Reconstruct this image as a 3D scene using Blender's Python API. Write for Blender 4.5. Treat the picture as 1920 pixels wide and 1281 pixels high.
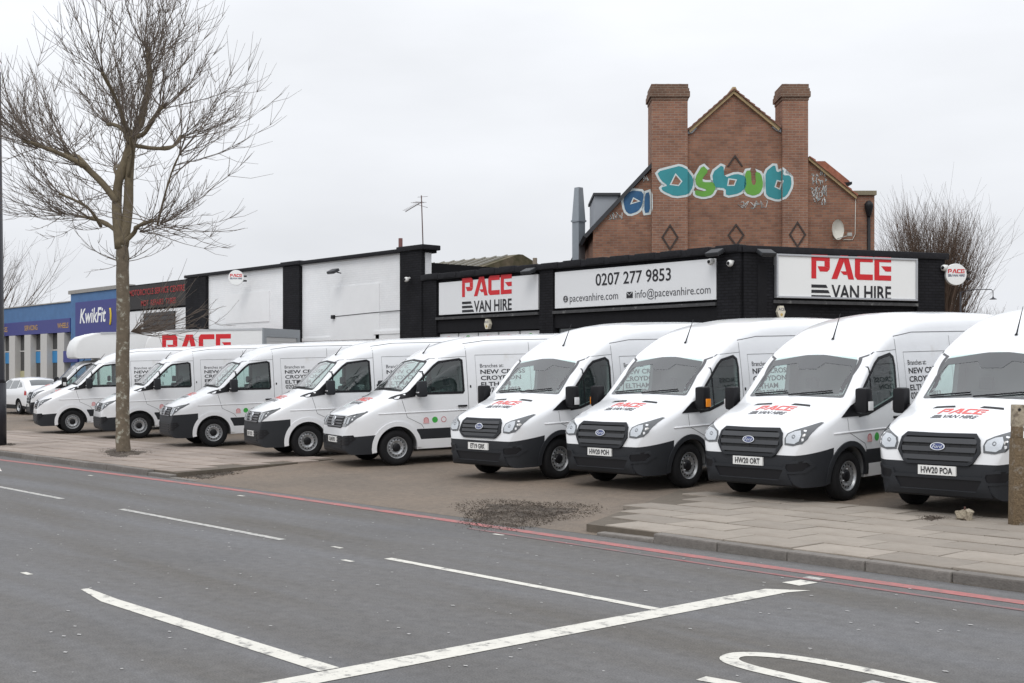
import bpy, bmesh, math, random
from math import sin, cos, pi, radians
from mathutils import Vector, Matrix
from mathutils.bvhtree import BVHTree
random.seed(7)
for o in list(bpy.data.objects): bpy.data.objects.remove(o)
scene = bpy.context.scene
COL = scene.collection
# ---------------------------------------------------------------- camera
PHI = radians(48.2); F = 2350.0; HORIZON = 702.0; CAMZ = 1.92
cam_d = bpy.data.cameras.new('camera'); cam = bpy.data.objects.new('camera', cam_d); COL.objects.link(cam)
cam.location = (0, 0, CAMZ); cam.rotation_euler = (pi/2, 0, PHI)
cam_d.sensor_width = 36; cam_d.lens = 36*F/1920; cam_d.shift_y = (HORIZON-640.5)/1920
cam_d.clip_end = 3000
scene.camera = cam
# ---------------------------------------------------------------- sky: overcast
w = bpy.data.worlds.new('World'); scene.world = w; w.use_nodes = True
nt = w.node_tree; N = nt.nodes; L = nt.links; N.clear()
out = N.new('ShaderNodeOutputWorld'); bg = N.new('ShaderNodeBackground')
geo = N.new('ShaderNodeTexCoord'); sep = N.new('ShaderNodeSeparateXYZ')
L.new(geo.outputs['Generated'], sep.inputs[0])
mr = N.new('ShaderNodeMapRange'); mr.inputs[1].default_value = -0.02; mr.inputs[2].default_value = 1.0
mr.inputs[3].default_value = 0.72; mr.inputs[4].default_value = 1.45; L.new(sep.outputs[2], mr.inputs[0])
noi = N.new('ShaderNodeTexNoise'); noi.inputs['Scale'].default_value = 2.2; noi.inputs['Detail'].default_value = 5
mp = N.new('ShaderNodeMapping'); mp.inputs['Scale'].default_value = (1, 1, 3.5)
L.new(geo.outputs['Generated'], mp.inputs[0]); L.new(mp.outputs[0], noi.inputs['Vector'])
mr2 = N.new('ShaderNodeMapRange'); mr2.inputs[1].default_value = .3; mr2.inputs[2].default_value = .7
mr2.inputs[3].default_value = 0.90; mr2.inputs[4].default_value = 1.08; L.new(noi.outputs['Fac'], mr2.inputs[0])
mul = N.new('ShaderNodeMath'); mul.operation = 'MULTIPLY'; L.new(mr.outputs[0], mul.inputs[0]); L.new(mr2.outputs[0], mul.inputs[1])
bg.inputs['Color'].default_value = (0.93, 0.955, 1.0, 1); L.new(mul.outputs[0], bg.inputs['Strength'])
L.new(bg.outputs[0], out.inputs[0])
sun_d = bpy.data.lights.new('sun', 'SUN'); sun_d.energy = 0.8; sun_d.angle = radians(25); sun_d.color = (1, .97, .93)
sun = bpy.data.objects.new('sun', sun_d); COL.objects.link(sun); sun.rotation_euler = (radians(38), radians(12), radians(20))
scene.view_settings.view_transform = 'Standard'; scene.view_settings.look = 'None'
scene.view_settings.exposure = 0.17; scene.view_settings.gamma = 1
# ---------------------------------------------------------------- helpers
def c2w(X, Y, z=0): return Vector((cos(PHI)*X - sin(PHI)*Y, sin(PHI)*X + cos(PHI)*Y, z))
def ray(px): q = (px-960)/F; return cos(PHI)*q - sin(PHI), sin(PHI)*q + cos(PHI)
def at_z(px, py, z=0.0):
    s = (py-HORIZON)/(CAMZ-z); return c2w((px-960)/s, F/s, z)
def at_y(px, py, y):
    dx, dy = ray(px); t = y/dy; return Vector((dx*t, y, CAMZ+(HORIZON-py)*t/F))
def at_d(px, py, Y): return c2w((px-960)*Y/F, Y, CAMZ+(HORIZON-py)*Y/F)
MATS = {}
def mat(name, color, rough=.6, metal=0, spec=.5, coat=0, noise=0, nscale=8, bump=0, bscale=60, rnd=0, dirt=None, dscale=1.5, dth=(.5,.75)):
    if name in MATS: return MATS[name]
    m = bpy.data.materials.new(name); m.use_nodes = True; t = m.node_tree; b = t.nodes['Principled BSDF']
    b.inputs['Roughness'].default_value = rough; b.inputs['Metallic'].default_value = metal
    b.inputs['Specular IOR Level'].default_value = spec; b.inputs['Coat Weight'].default_value = coat; b.inputs['Coat Roughness'].default_value = .06
    col = None
    rgb = t.nodes.new('ShaderNodeRGB'); rgb.outputs[0].default_value = (*color, 1); col = rgb.outputs[0]
    tc = t.nodes.new('ShaderNodeTexCoord'); oi = t.nodes.new('ShaderNodeObjectInfo')
    if noise or rnd:
        hs = t.nodes.new('ShaderNodeHueSaturation'); t.links.new(col, hs.inputs['Color'])
        v = None
        if noise:
            n = t.nodes.new('ShaderNodeTexNoise'); n.inputs['Scale'].default_value = nscale; n.inputs['Detail'].default_value = 6; n.inputs['Roughness'].default_value = .65
            t.links.new(tc.outputs['Object'], n.inputs['Vector'])
            a = t.nodes.new('ShaderNodeMapRange'); a.inputs[1].default_value = .25; a.inputs[2].default_value = .75
            a.inputs[3].default_value = 1-noise; a.inputs[4].default_value = 1+noise; t.links.new(n.outputs['Fac'], a.inputs[0]); v = a.outputs[0]
        if rnd:
            a2 = t.nodes.new('ShaderNodeMapRange'); a2.inputs[3].default_value = 1-rnd; a2.inputs[4].default_value = 1+rnd
            t.links.new(oi.outputs['Random'], a2.inputs[0])
            if v is None: v = a2.outputs[0]
            else:
                mm = t.nodes.new('ShaderNodeMath'); mm.operation = 'MULTIPLY'; t.links.new(v, mm.inputs[0]); t.links.new(a2.outputs[0], mm.inputs[1]); v = mm.outputs[0]
        t.links.new(v, hs.inputs['Value']); col = hs.outputs[0]
    if dirt:
        n = t.nodes.new('ShaderNodeTexNoise'); n.inputs['Scale'].default_value = dscale; n.inputs['Detail'].default_value = 8; n.inputs['Roughness'].default_value = .7
        t.links.new(tc.outputs['Object'], n.inputs['Vector'])
        a = t.nodes.new('ShaderNodeMapRange'); a.inputs[1].default_value = dth[0]; a.inputs[2].default_value = dth[1]; t.links.new(n.outputs['Fac'], a.inputs[0])
        mx = t.nodes.new('ShaderNodeMix'); mx.data_type = 'RGBA'; t.links.new(a.outputs[0], mx.inputs['Factor']); t.links.new(col, mx.inputs['A']); mx.inputs['B'].default_value = (*dirt, 1)
        col = mx.outputs['Result']
    t.links.new(col, b.inputs['Base Color'])
    if bump:
        n = t.nodes.new('ShaderNodeTexNoise'); n.inputs['Scale'].default_value = bscale; n.inputs['Detail'].default_value = 4
        t.links.new(tc.outputs['Object'], n.inputs['Vector'])
        bp = t.nodes.new('ShaderNodeBump'); bp.inputs['Strength'].default_value = bump; bp.inputs['Distance'].default_value = .02
        t.links.new(n.outputs['Fac'], bp.inputs['Height']); t.links.new(bp.outputs[0], b.inputs['Normal'])
    MATS[name] = m; return m
def brickmat(name, c1, c2, mortar, scale=1.0, bw=.225, bh=.075, ms=.012, axis='xz', paint=0, bump=.5, blotch=.25):
    if name in MATS: return MATS[name]
    m = bpy.data.materials.new(name); m.use_nodes = True; t = m.node_tree; b = t.nodes['Principled BSDF']; b.inputs['Roughness'].default_value = .9; b.inputs['Specular IOR Level'].default_value = .2
    tc = t.nodes.new('ShaderNodeTexCoord'); sp = t.nodes.new('ShaderNodeSeparateXYZ'); cb = t.nodes.new('ShaderNodeCombineXYZ')
    t.links.new(tc.outputs['Object'], sp.inputs[0])
    ad = t.nodes.new('ShaderNodeMath'); ad.operation = 'ADD'; t.links.new(sp.outputs[0], ad.inputs[0]); t.links.new(sp.outputs[1], ad.inputs[1])
    t.links.new(ad.outputs[0], cb.inputs[0]); t.links.new(sp.outputs[2], cb.inputs[1])
    br = t.nodes.new('ShaderNodeTexBrick'); t.links.new(cb.outputs[0], br.inputs['Vector'])
    br.inputs['Scale'].default_value = 1; br.inputs['Brick Width'].default_value = bw; br.inputs['Row Height'].default_value = bh
    br.inputs['Mortar Size'].default_value = ms; br.inputs['Bias'].default_value = 0; br.inputs['Mortar Smooth'].default_value = .2
    br.inputs['Color1'].default_value = (*c1, 1); br.inputs['Color2'].default_value = (*c2, 1); br.inputs['Mortar'].default_value = (*mortar, 1)
    n = t.nodes.new('ShaderNodeTexNoise'); n.inputs['Scale'].default_value = 1.3; n.inputs['Detail'].default_value = 9; n.inputs['Roughness'].default_value = .7
    t.links.new(tc.outputs['Object'], n.inputs['Vector'])
    a = t.nodes.new('ShaderNodeMapRange'); a.inputs[1].default_value = .3; a.inputs[2].default_value = .7; a.inputs[3].default_value = 1-blotch; a.inputs[4].default_value = 1+blotch; t.links.new(n.outputs['Fac'], a.inputs[0])
    hs = t.nodes.new('ShaderNodeHueSaturation'); t.links.new(br.outputs['Color'], hs.inputs['Color']); t.links.new(a.outputs[0], hs.inputs['Value'])
    t.links.new(hs.outputs[0], b.inputs['Base Color'])
    bp = t.nodes.new('ShaderNodeBump'); bp.inputs['Strength'].default_value = bump; bp.inputs['Distance'].default_value = .02; bp.invert = True
    t.links.new(br.outputs['Fac'], bp.inputs['Height']); t.links.new(bp.outputs[0], b.inputs['Normal'])
    MATS[name] = m; return m
def glassmat(name, tint, refl=1.0, dens=.0):
    if name in MATS: return MATS[name]
    m = bpy.data.materials.new(name); m.use_nodes = True; t = m.node_tree; t.nodes.remove(t.nodes['Principled BSDF'])
    o = t.nodes['Material Output']; tr = t.nodes.new('ShaderNodeBsdfTransparent'); tr.inputs[0].default_value = (*tint, 1)
    gl = t.nodes.new('ShaderNodeBsdfGlossy'); gl.inputs['Roughness'].default_value = .02
    fr = t.nodes.new('ShaderNodeFresnel'); fr.inputs[0].default_value = 1.55
    ml = t.nodes.new('ShaderNodeMath'); ml.operation = 'MULTIPLY_ADD'; ml.inputs[1].default_value = refl; ml.inputs[2].default_value = dens; t.links.new(fr.outputs[0], ml.inputs[0])
    ge = t.nodes.new('ShaderNodeNewGeometry'); mf = t.nodes.new('ShaderNodeMix'); mf.data_type = 'FLOAT'   # thin pane: no internal reflection on its inner face
    t.links.new(ge.outputs['Backfacing'], mf.inputs['Factor']); t.links.new(ml.outputs[0], mf.inputs[2]); mf.inputs[3].default_value = .08
    mx = t.nodes.new('ShaderNodeMixShader'); t.links.new(mf.outputs[0], mx.inputs[0]); t.links.new(tr.outputs[0], mx.inputs[1]); t.links.new(gl.outputs[0], mx.inputs[2])
    t.links.new(mx.outputs[0], o.inputs[0]); MATS[name] = m; return m
def tag(o, label=None, cat=None, group=None, kind=None):
    if label: o['label'] = label
    if cat: o['category'] = cat
    if group: o['group'] = group
    if kind: o['kind'] = kind
    return o
def obj(name, bm, mats, parent=None, smooth=None):
    if isinstance(bm, bmesh.types.BMesh):
        me = bpy.data.meshes.new(name); bm.normal_update(); bm.to_mesh(me); bm.free()
    else: me = bm
    if not isinstance(mats, (list, tuple)): mats = [mats]
    if len(me.materials)==0:
        for m_ in mats: me.materials.append(m_)
    if smooth is not None:
        me.shade_smooth()
        if smooth < 180: me.set_sharp_from_angle(angle=radians(smooth))
    o = bpy.data.objects.new(name, me); COL.objects.link(o)
    if parent: o.parent = parent
    return o
def empty(name, loc=(0,0,0), rot=(0,0,0), parent=None):
    o = bpy.data.objects.new(name, None); COL.objects.link(o); o.location = loc; o.rotation_euler = rot; o.empty_display_size = .3
    if parent: o.parent = parent
    return o
def copy_tree(o, parent=None):
    c = o.copy(); COL.objects.link(c); c.parent = parent
    for ch in o.children: copy_tree(ch, c)
    return c
def box(bm, x0, x1, y0, y1, z0, z1, bev=0, mi=0, M=None):
    vs = [bm.verts.new((x, y, z)) for x in (x0, x1) for y in (y0, y1) for z in (z0, z1)]
    if M: 
        for v in vs: v.co = M @ v.co
    fs = [bm.faces.new([vs[i] for i in f]) for f in ((0,1,3,2),(4,6,7,5),(0,4,5,1),(2,3,7,6),(0,2,6,4),(1,5,7,3))]
    for f in fs: f.material_index = mi
    if bev:
        es = list({e for f in fs for e in f.edges})
        bmesh.ops.bevel(bm, geom=es, offset=bev, segments=2, affect='EDGES', profile=.6)
    return fs
def newbox(*a, **k): bm = bmesh.new(); box(bm, *a, **k); return bm
def tube(bm, pts, rad, n=6, mi=0, cap=True):
    rings = []; prev = None
    for i, p in enumerate(pts):
        p = Vector(p); d = (Vector(pts[min(i+1, len(pts)-1)]) - Vector(pts[max(i-1, 0)])).normalized()
        r = rad[i] if isinstance(rad, (list, tuple)) else rad
        if prev is None: a = d.orthogonal().normalized()
        else:
            a = (prev - d*prev.dot(d)); a = a.normalized() if a.length > 1e-6 else d.orthogonal().normalized()
        prev = a; b = d.cross(a)
        rings.append([bm.verts.new(p + (a*cos(2*pi*k/n) + b*sin(2*pi*k/n))*r) for k in range(n)])
    for i in range(len(rings)-1):
        for k in range(n):
            f = bm.faces.new((rings[i][k], rings[i][(k+1) % n], rings[i+1][(k+1) % n], rings[i+1][k])); f.material_index = mi; f.smooth = True
    if cap:
        for rr in (rings[0][::-1], rings[-1]):
            try: bm.faces.new(rr).material_index = mi
            except Exception: pass
def lathe(bm, prof, n=32, axis='x', M=None, mi=0):
    # prof list of (a, r): a along axis
    rings = []
    for a, r in prof:
        ring = []
        for k in range(n):
            c, s = cos(2*pi*k/n), sin(2*pi*k/n)
            co = Vector((a, r*c, r*s)) if axis == 'x' else (Vector((r*c, r*s, a)) if axis == 'z' else Vector((r*c, a, r*s)))
            if M: co = M @ co
            ring.append(bm.verts.new(co))
        rings.append(ring)
    for i in range(len(rings)-1):
        m_ = mi[i] if isinstance(mi, (list, tuple)) else mi
        for k in range(n):
            f = bm.faces.new((rings[i][k], rings[i][(k+1) % n], rings[i+1][(k+1) % n], rings[i+1][k])); f.material_index = m_; f.smooth = True
def prism(bm, poly, a0, a1, fn, mi=0):
    # poly 2D list, fn(u,v,a)->co ; extruded between a0,a1
    lo = [bm.verts.new(fn(u, v, a0)) for u, v in poly]; hi = [bm.verts.new(fn(u, v, a1)) for u, v in poly]
    n = len(poly); fs = [bm.faces.new(lo[::-1]), bm.faces.new(hi)]
    for i in range(n): fs.append(bm.faces.new((lo[i], lo[(i+1) % n], hi[(i+1) % n], hi[i])))
    for f in fs: f.material_index = mi
    return fs
def pchip(xs, ys):
    n = len(xs); h = [xs[i+1]-xs[i] for i in range(n-1)]; dl = [(ys[i+1]-ys[i])/h[i] for i in range(n-1)]
    m_ = [0]*n; m_[0] = dl[0]; m_[-1] = dl[-1]
    for i in range(1, n-1):
        if dl[i-1]*dl[i] <= 0: m_[i] = 0
        else:
            w1 = 2*h[i]+h[i-1]; w2 = h[i]+2*h[i-1]; m_[i] = (w1+w2)/(w1/dl[i-1]+w2/dl[i])
    def f(x):
        if x <= xs[0]: return ys[0]
        if x >= xs[-1]: return ys[-1]
        i = 0
        while xs[i+1] < x: i += 1
        t = (x-xs[i])/h[i]; t2 = t*t; t3 = t2*t
        return (2*t3-3*t2+1)*ys[i] + (t3-2*t2+t)*h[i]*m_[i] + (-2*t3+3*t2)*ys[i+1] + (t3-t2)*h[i]*m_[i+1]
    return f
_txt = {}
def text_mesh(s, size=1.0, align='LEFT', offset=0.0, sx=1.0, shear=0.0):
    key = (s, offset, shear)
    if key not in _txt:
        cu = bpy.data.curves.new('t', 'FONT'); cu.body = s; cu.size = 1; cu.offset = offset; cu.shear = shear; cu.resolution_u = 3
        o = bpy.data.objects.new('t', cu); COL.objects.link(o); dg = bpy.context.evaluated_depsgraph_get()
        me = bpy.data.meshes.new_from_object(o.evaluated_get(dg)); bpy.data.objects.remove(o)
        vs = [tuple(v.co) for v in me.vertices]; fs = [tuple(p.vertices) for p in me.polygons]; bpy.data.meshes.remove(me)
        _txt[key] = (vs, fs)
    vs, fs = _txt[key]
    x0 = min(v[0] for v in vs); x1 = max(v[0] for v in vs)
    off = {'LEFT': x0, 'CENTER': (x0+x1)/2, 'RIGHT': x1}[align]
    return [((v[0]-off)*size*sx, v[1]*size) for v in vs], fs
LOGO = {
 'P': [[(0,0),(.24,0),(.24,.74),(0,.74)], [(0,.745),(.9,.745),(.9,.88),(.78,1),(0,1)], [(.64,.53),(.9,.43),(.9,.74),(.64,.74)], [(.30,.52),(.42,.3),(.78,.3),(.9,.42),(.64,.52)]],
 'A': [[(0,0),(.28,0),(.615,.75),(.615,1),(.43,1)], [(.62,1),(.62,.72),(.84,0),(1.12,0),(.82,1)], [(.44,.34),(.6,.19),(.77,.19),(.735,.34)]],
 'C': [[(.12,0),(.9,0),(.9,.24),(.26,.24),(.26,.76),(.9,.76),(.9,1),(.12,1),(0,.86),(0,.14)]],
 'E': [[(0,0),(.85,0),(.85,.22),(.25,.22),(.25,.78),(.85,.78),(.85,1),(0,1)], [(.34,.61),(.56,.39),(.85,.39),(.85,.61)]]}
def logo_polys():
    """PACE over three bars + VAN HIRE. unit: PACE height 1 from z=0..1 ; width ~4.3 ; returns red polys, black polys (verts,faces)"""
    red = []; x = 0
    for ch, wd in (('P', .98), ('A', 1.16), ('C', .98), ('E', .85)):
        for p in LOGO[ch]: red.append([(x+u, v) for u, v in p])
        x += wd
    W_ = x
    blk = []
    for k in range(3):
        z = -.25-.22*k; blk.append([(0, z-.13), (.80+.1*k, z-.13), (.72+.1*k, z), (0, z)])
    tv, tf = text_mesh('VAN HIRE', .82, 'LEFT', .022, 1.0)
    x1 = max(v[0] for v in tv); k = (W_-.98)/x1
    tv = [(.98+u*k, v-.82) for u, v in tv]
    return red, blk, tv, tf, W_
def logo_bms(fn):
    red, blk, tv, tf, W_ = logo_polys()
    a = bmesh.new(); b = bmesh.new()
    for p in red: a.faces.new([a.verts.new(fn(u/W_, v/W_)) for u, v in p])
    for p in blk: b.faces.new([b.verts.new(fn(u/W_, v/W_)) for u, v in p])
    vs = [b.verts.new(fn(u/W_, v/W_)) for u, v in tv]
    for f in tf:
        try: b.faces.new([vs[i] for i in f])
        except Exception: pass
    return a, b
def text_bm(s, fn, size, align='LEFT', offset=0, sx=1, shear=0):
    vs, fs = text_mesh(s, size, align, offset, sx, shear); bm = bmesh.new(); v_ = [bm.verts.new(fn(u, v)) for u, v in vs]
    for f in fs:
        try: bm.faces.new([v_[i] for i in f])
        except Exception: pass
    return bm
WHITE = mat('white paint', (.79, .80, .815), .26, coat=.6, noise=.025, nscale=2.5, dirt=(.62,.60,.56), dscale=2.2, dth=(.60,.85))
PLAST = mat('dark bumper plastic', (.022, .024, .028), .6, spec=.3)
BLACK = mat('black trim', (.008, .008, .010), .5, spec=.3)
RUB = mat('tyre rubber', (.013, .013, .014), .85, spec=.2, bump=.2, bscale=40)
STEEL = mat('wheel steel', (.42, .43, .44), .38, metal=.7)
CHROME = mat('chrome', (.75, .76, .78), .15, metal=1)
REDINK = mat('red lettering', (.62, .012, .02), .5)
FADED = mat('faded red lettering', (.72, .12, .11), .5)
INK = mat('black lettering', (.012, .012, .016), .5)
GREYINK = mat('grey black lettering', (.06, .06, .07), .5)
INTER = mat('cab interior', (.17, .175, .18), .8)
SEATM = mat('seat cloth', (.07, .072, .08), .9)
GLASS = glassmat('window glass', (.72, .88, .84), 1.3, .06)
GLASSW = glassmat('windscreen glass', (.84, .96, .93), 1.4, .10)
# ---------------------------------------------------------------- vans
class Body:
    def __init__(s, T, W, P, R, C, B, length):
        s.T = pchip(*zip(*T)); s.W = pchip(*zip(*W)); s.P = pchip(*zip(*P)); s.R = pchip(*zip(*R)); s.C = pchip(*zip(*C)); s.B = pchip(*zip(*B)); s.len = length
    def half(s, d, sh=0, B=None):
        T = s.T(d)-sh; c = s.C(d); r = s.R(d); b = s.B(d) if B is None else B; p = s.P(d)
        Te = T-c; zc = max(Te-r, b+.04); r_ = max(Te-zc, .01)
        pts = []
        for i in range(14):
            z = b+(zc-b)*i/13; pts.append((s.W(z)*p-sh, z))
        xc = s.W(zc)*p-sh
        rx = min(r_*1.15, xc*.5)
        for i in range(1, 6):
            a = pi/2*i/5; pts.append((xc-rx+rx*cos(a), zc+r_*sin(a)))
        xe = xc-rx
        for i in range(1, 9):
            x = xe*(1-i/8); pts.append((x, T-c*(x/xe)**2))
        return pts
    def mesh(s, ds, sh=0, B=None, mi=0):
        bm = bmesh.new(); rings = []
        for d in ds:
            h = s.half(d, sh, B); ring = [bm.verts.new((x, d-1, z)) for x, z in h] + [bm.verts.new((-x, d-1, z)) for x, z in h[-2::-1]]
            rings.append(ring)
        n = len(rings[0])
        for i in range(len(rings)-1):
            for k in range(n):
                f = bm.faces.new((rings[i][k], rings[i][(k+1) % n], rings[i+1][(k+1) % n], rings[i+1][k])); f.material_index = mi
        for rr in (rings[0], rings[-1]):
            c = bm.verts.new(sum((v.co for v in rr), Vector())/n)
            for k in range(n): bm.faces.new((rr[k], rr[(k+1) % n], c)).material_index = mi
        bmesh.ops.recalc_face_normals(bm, faces=bm.faces[:])
        return bm
def frange(a, b, st):
    n = max(1, round((b-a)/st)); return [a+(b-a)*i/n for i in range(n+1)]
def bool_cut(bm, cutters):
    """bm minus each cutter bmesh; returns new bmesh"""
    me = bpy.data.meshes.new('b'); bm.to_mesh(me); bm.free()
    for m_ in (WHITE, PLAST, INTER): me.materials.append(m_)
    o = bpy.data.objects.new('b', me); COL.objects.link(o); tmp = [o]
    for cb in cutters:
        bmesh.ops.recalc_face_normals(cb, faces=cb.faces[:])
        cm = bpy.data.meshes.new('c'); cb.to_mesh(cm); cb.free()
        for m_ in (WHITE, PLAST, INTER): cm.materials.append(m_)
        co = bpy.data.objects.new('c', cm); COL.objects.link(co); tmp.append(co)
        md = o.modifiers.new('x', 'BOOLEAN'); md.operation = 'DIFFERENCE'; md.solver = 'EXACT'; md.object = co
    dg = bpy.context.evaluated_depsgraph_get(); dg.update()
    me2 = bpy.data.meshes.new_from_object(o.evaluated_get(dg))
    for t in tmp:
        m_ = t.data; bpy.data.objects.remove(t); bpy.data.meshes.remove(m_)
    r = bmesh.new(); r.from_mesh(me2); bpy.data.meshes.remove(me2); return r
class Proj:
    def __init__(s, bm):
        bm2 = bm.copy(); bmesh.ops.triangulate(bm2, faces=bm2.faces[:]); s.t = BVHTree.FromBMesh(bm2); bm2.free()
    def hit(s, kind, u, v, off, side=1):
        if kind == 'side': o = Vector((3*side, u-1, v)); dr = Vector((-side, 0, 0))
        elif kind == 'front': o = Vector((u, -4, v)); dr = Vector((0, 1, 0))
        else: o = Vector((u, v-1, 6)); dr = Vector((0, 0, -1))
        loc, nor, i, ds = s.t.ray_cast(o, dr)
        if loc is None: return o + dr*3
        if nor.dot(dr) > 0: nor = -nor
        return loc + nor*off
    def patch(s, kind, poly, off=.004, g=.06, side=1, wall=0, mi=0, bm=None):
        b = bmesh.new(); b.faces.new([b.verts.new((u, v, 0)) for u, v in poly])
        us = [p[0] for p in poly]; vs = [p[1] for p in poly]
        for ax, lo, hi in ((0, min(us), max(us)), (1, min(vs), max(vs))):
            k = lo+g
            while k < hi-g*.3:
                no = Vector((1, 0, 0)) if ax == 0 else Vector((0, 1, 0))
                bmesh.ops.bisect_plane(b, geom=b.verts[:]+b.edges[:]+b.faces[:], plane_co=no*k, plane_no=no); k += g
        b.verts.index_update(); uv = [(v.co.x, v.co.y) for v in b.verts]; faces = [[v.index for v in f.verts] for f in b.faces]
        bnd = [(e.verts[0].index, e.verts[1].index) for e in b.edges if len(e.link_faces) == 1]; b.free()
        r = bm or bmesh.new(); vs_ = [r.verts.new(s.hit(kind, u, v, off, side)) for u, v in uv]
        for f in faces: r.faces.new([vs_[i] for i in f]).material_index = mi
        if wall:
            base = {}
            for e in bnd:
                for i in e:
                    if i not in base: base[i] = r.verts.new(s.hit(kind, *uv[i], -wall, side))
                r.faces.new((vs_[e[0]], vs_[e[1]], base[e[1]], base[e[0]])).material_index = mi
        if bm is None:
            bmesh.ops.recalc_face_normals(r, faces=r.faces[:])
            want = {'side': Vector((side, 0, 0)), 'front': Vector((0, -1, 0)), 'top': Vector((0, 0, 1))}[kind]
            if not wall and sum((f.normal.dot(want)*f.calc_area() for f in r.faces), 0.0) < 0: bmesh.ops.reverse_faces(r, faces=r.faces[:])
        return r
    def ring(s, kind, outer, inner, off=.003, sub=4, side=1, wall=0, bm=None, mi=0, closed=True):
        def rs(p):
            q = []; n = len(p)
            for i in range(n if closed else n-1):
                a, b = p[i], p[(i+1) % n]
                for k in range(sub): q.append((a[0]+(b[0]-a[0])*k/sub, a[1]+(b[1]-a[1])*k/sub))
            if not closed: q.append(p[-1])
            return q
        A, Bq = rs(outer), rs(inner); r = bm or bmesh.new()
        va = [r.verts.new(s.hit(kind, u, v, off, side)) for u, v in A]; vm = [r.verts.new(s.hit(kind, (a[0]+b[0])/2, (a[1]+b[1])/2, off, side)) for a, b in zip(A, Bq)]
        vb = [r.verts.new(s.hit(kind, u, v, off, side)) for u, v in Bq]; n = len(A)
        for i in range(n if closed else n-1):
            j = (i+1) % n
            for p, q in ((va, vm), (vm, vb)): r.faces.new((p[i], p[j], q[j], q[i])).material_index = mi
        if wall:
            wa = [r.verts.new(s.hit(kind, u, v, -wall, side)) for u, v in A]; wb = [r.verts.new(s.hit(kind, u, v, -wall, side)) for u, v in Bq]
            for i in range(n if closed else n-1):
                j = (i+1) % n; r.faces.new((va[i], va[j], wa[j], wa[i])).material_index = mi; r.faces.new((vb[i], vb[j], wb[j], wb[i])).material_index = mi
        if bm is None: bmesh.ops.recalc_face_normals(r, faces=r.faces[:])
        return r
def circ(cx, cy, r, n=16, a0=0, a1=2*pi, sx=1, end=False):
    m_ = n+1 if end else n
    return [(cx+sx*r*cos(a0+(a1-a0)*i/n), cy+r*sin(a0+(a1-a0)*i/n)) for i in range(m_)]
def inset(poly, k):
    cx = sum(p[0] for p in poly)/len(poly); cy = sum(p[1] for p in poly)/len(poly); q = []
    n = len(poly)
    for i in range(n):
        a, b, c = Vector(poly[i-1]), Vector(poly[i]), Vector(poly[(i+1) % n])
        e1 = (b-a).normalized(); e2 = (c-b).normalized(); n1 = Vector((-e1.y, e1.x)); n2 = Vector((-e2.y, e2.x))
        if (Vector((cx, cy))-b).dot(n1+n2) < 0: n1, n2 = -n1, -n2
        m_ = (n1+n2); m_ = m_.normalized(); dd = k/max(.45, m_.dot(n1)); q.append((b.x+m_.x*dd, b.y+m_.y*dd))
    return q
_wheel = {}
def wheel_meshes():
    if 'tyre' in _wheel: return _wheel
    bm = bmesh.new()
    lathe(bm, [(-.10,.20),(-.105,.215),(-.11,.29),(-.098,.335),(-.07,.353),(0,.357),(.07,.353),(.098,.335),(.11,.29),(.105,.215),(.09,.205),(.05,.20),(-.10,.20)], 40)
    for f in bm.faces: f.smooth = True
    me = bpy.data.meshes.new('tyre'); bm.to_mesh(me); bm.free(); me.materials.append(RUB); _wheel['tyre'] = me
    bm = bmesh.new()
    lathe(bm, [(.102,.218),(.108,.208),(.09,.200),(.06,.192),(.05,.182),(.072,.172),(.082,.150),(.080,.125),(.062,.108),(.060,.085)], 40)
    lathe(bm, [(.060,.085),(.085,.078),(.092,.05),(.094,.0)], 40, mi=1)
    for k in range(16):
        a = 2*pi*k/16; M = Matrix.Rotation(a, 4, 'X')
        vs = [bm.verts.new(M @ Vector((.0795, .161+.013*cos(t), .016*sin(t)))) for t in [2*pi*j/8 for j in range(8)]]
        vs = [bm.verts.new(M @ Vector((.084 - (.006 if .161+.013*cos(t) > .165 else -.001), .161+.013*cos(t), .018*sin(t)))) for t in [2*pi*j/8 for j in range(8)]]
        bm.faces.new(vs).material_index = 2
    for k in range(5):
        a = 2*pi*k/5; M = Matrix.Rotation(a, 4, 'X')
        lathe(bm, [(.06,.012),(.082,.012),(.082,0)], 8, M=M @ Matrix.Translation((0,.098,0)), mi=0)
    me = bpy.data.meshes.new('rim'); bm.to_mesh(me); bm.free()
    for m_ in (STEEL, BLACK, BLACK): me.materials.append(m_)
    _wheel['rim'] = me; return _wheel
def add_wheel(parent, x, d, side):
    wm = wheel_meshes(); w_ = bpy.data.objects.new('wheel', wm['tyre']); COL.objects.link(w_); w_.parent = parent
    w_.location = (x*side, d-1, .357); w_.rotation_euler = (random.random()*6, 0, 0 if side > 0 else pi)
    r = bpy.data.objects.new('rim', wm['rim']); COL.objects.link(r); r.parent = w_
    return w_
HEADM = mat('headlamp reflector', (.55, .57, .59), .22, metal=.8, bump=.3, bscale=14)
LAMPD = mat('headlamp dark housing', (.06, .065, .07), .12, coat=1)
PLATE = mat('number plate', (.82, .82, .80), .35)
CLEARL = mat('clear lens', (.7, .7, .7), .15, coat=1)
AMBER = mat('amber lens', (.9, .28, .01), .2, coat=1)
BLUE = mat('oval badge blue', (.01, .03, .16), .25, coat=1)
GREEN = mat('green sticker', (.05, .38, .06), .5)
PINK = mat('pale red sticker', (.72, .42, .42), .5)
STWHITE = mat('sticker white', (.78, .76, .77), .5)
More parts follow.
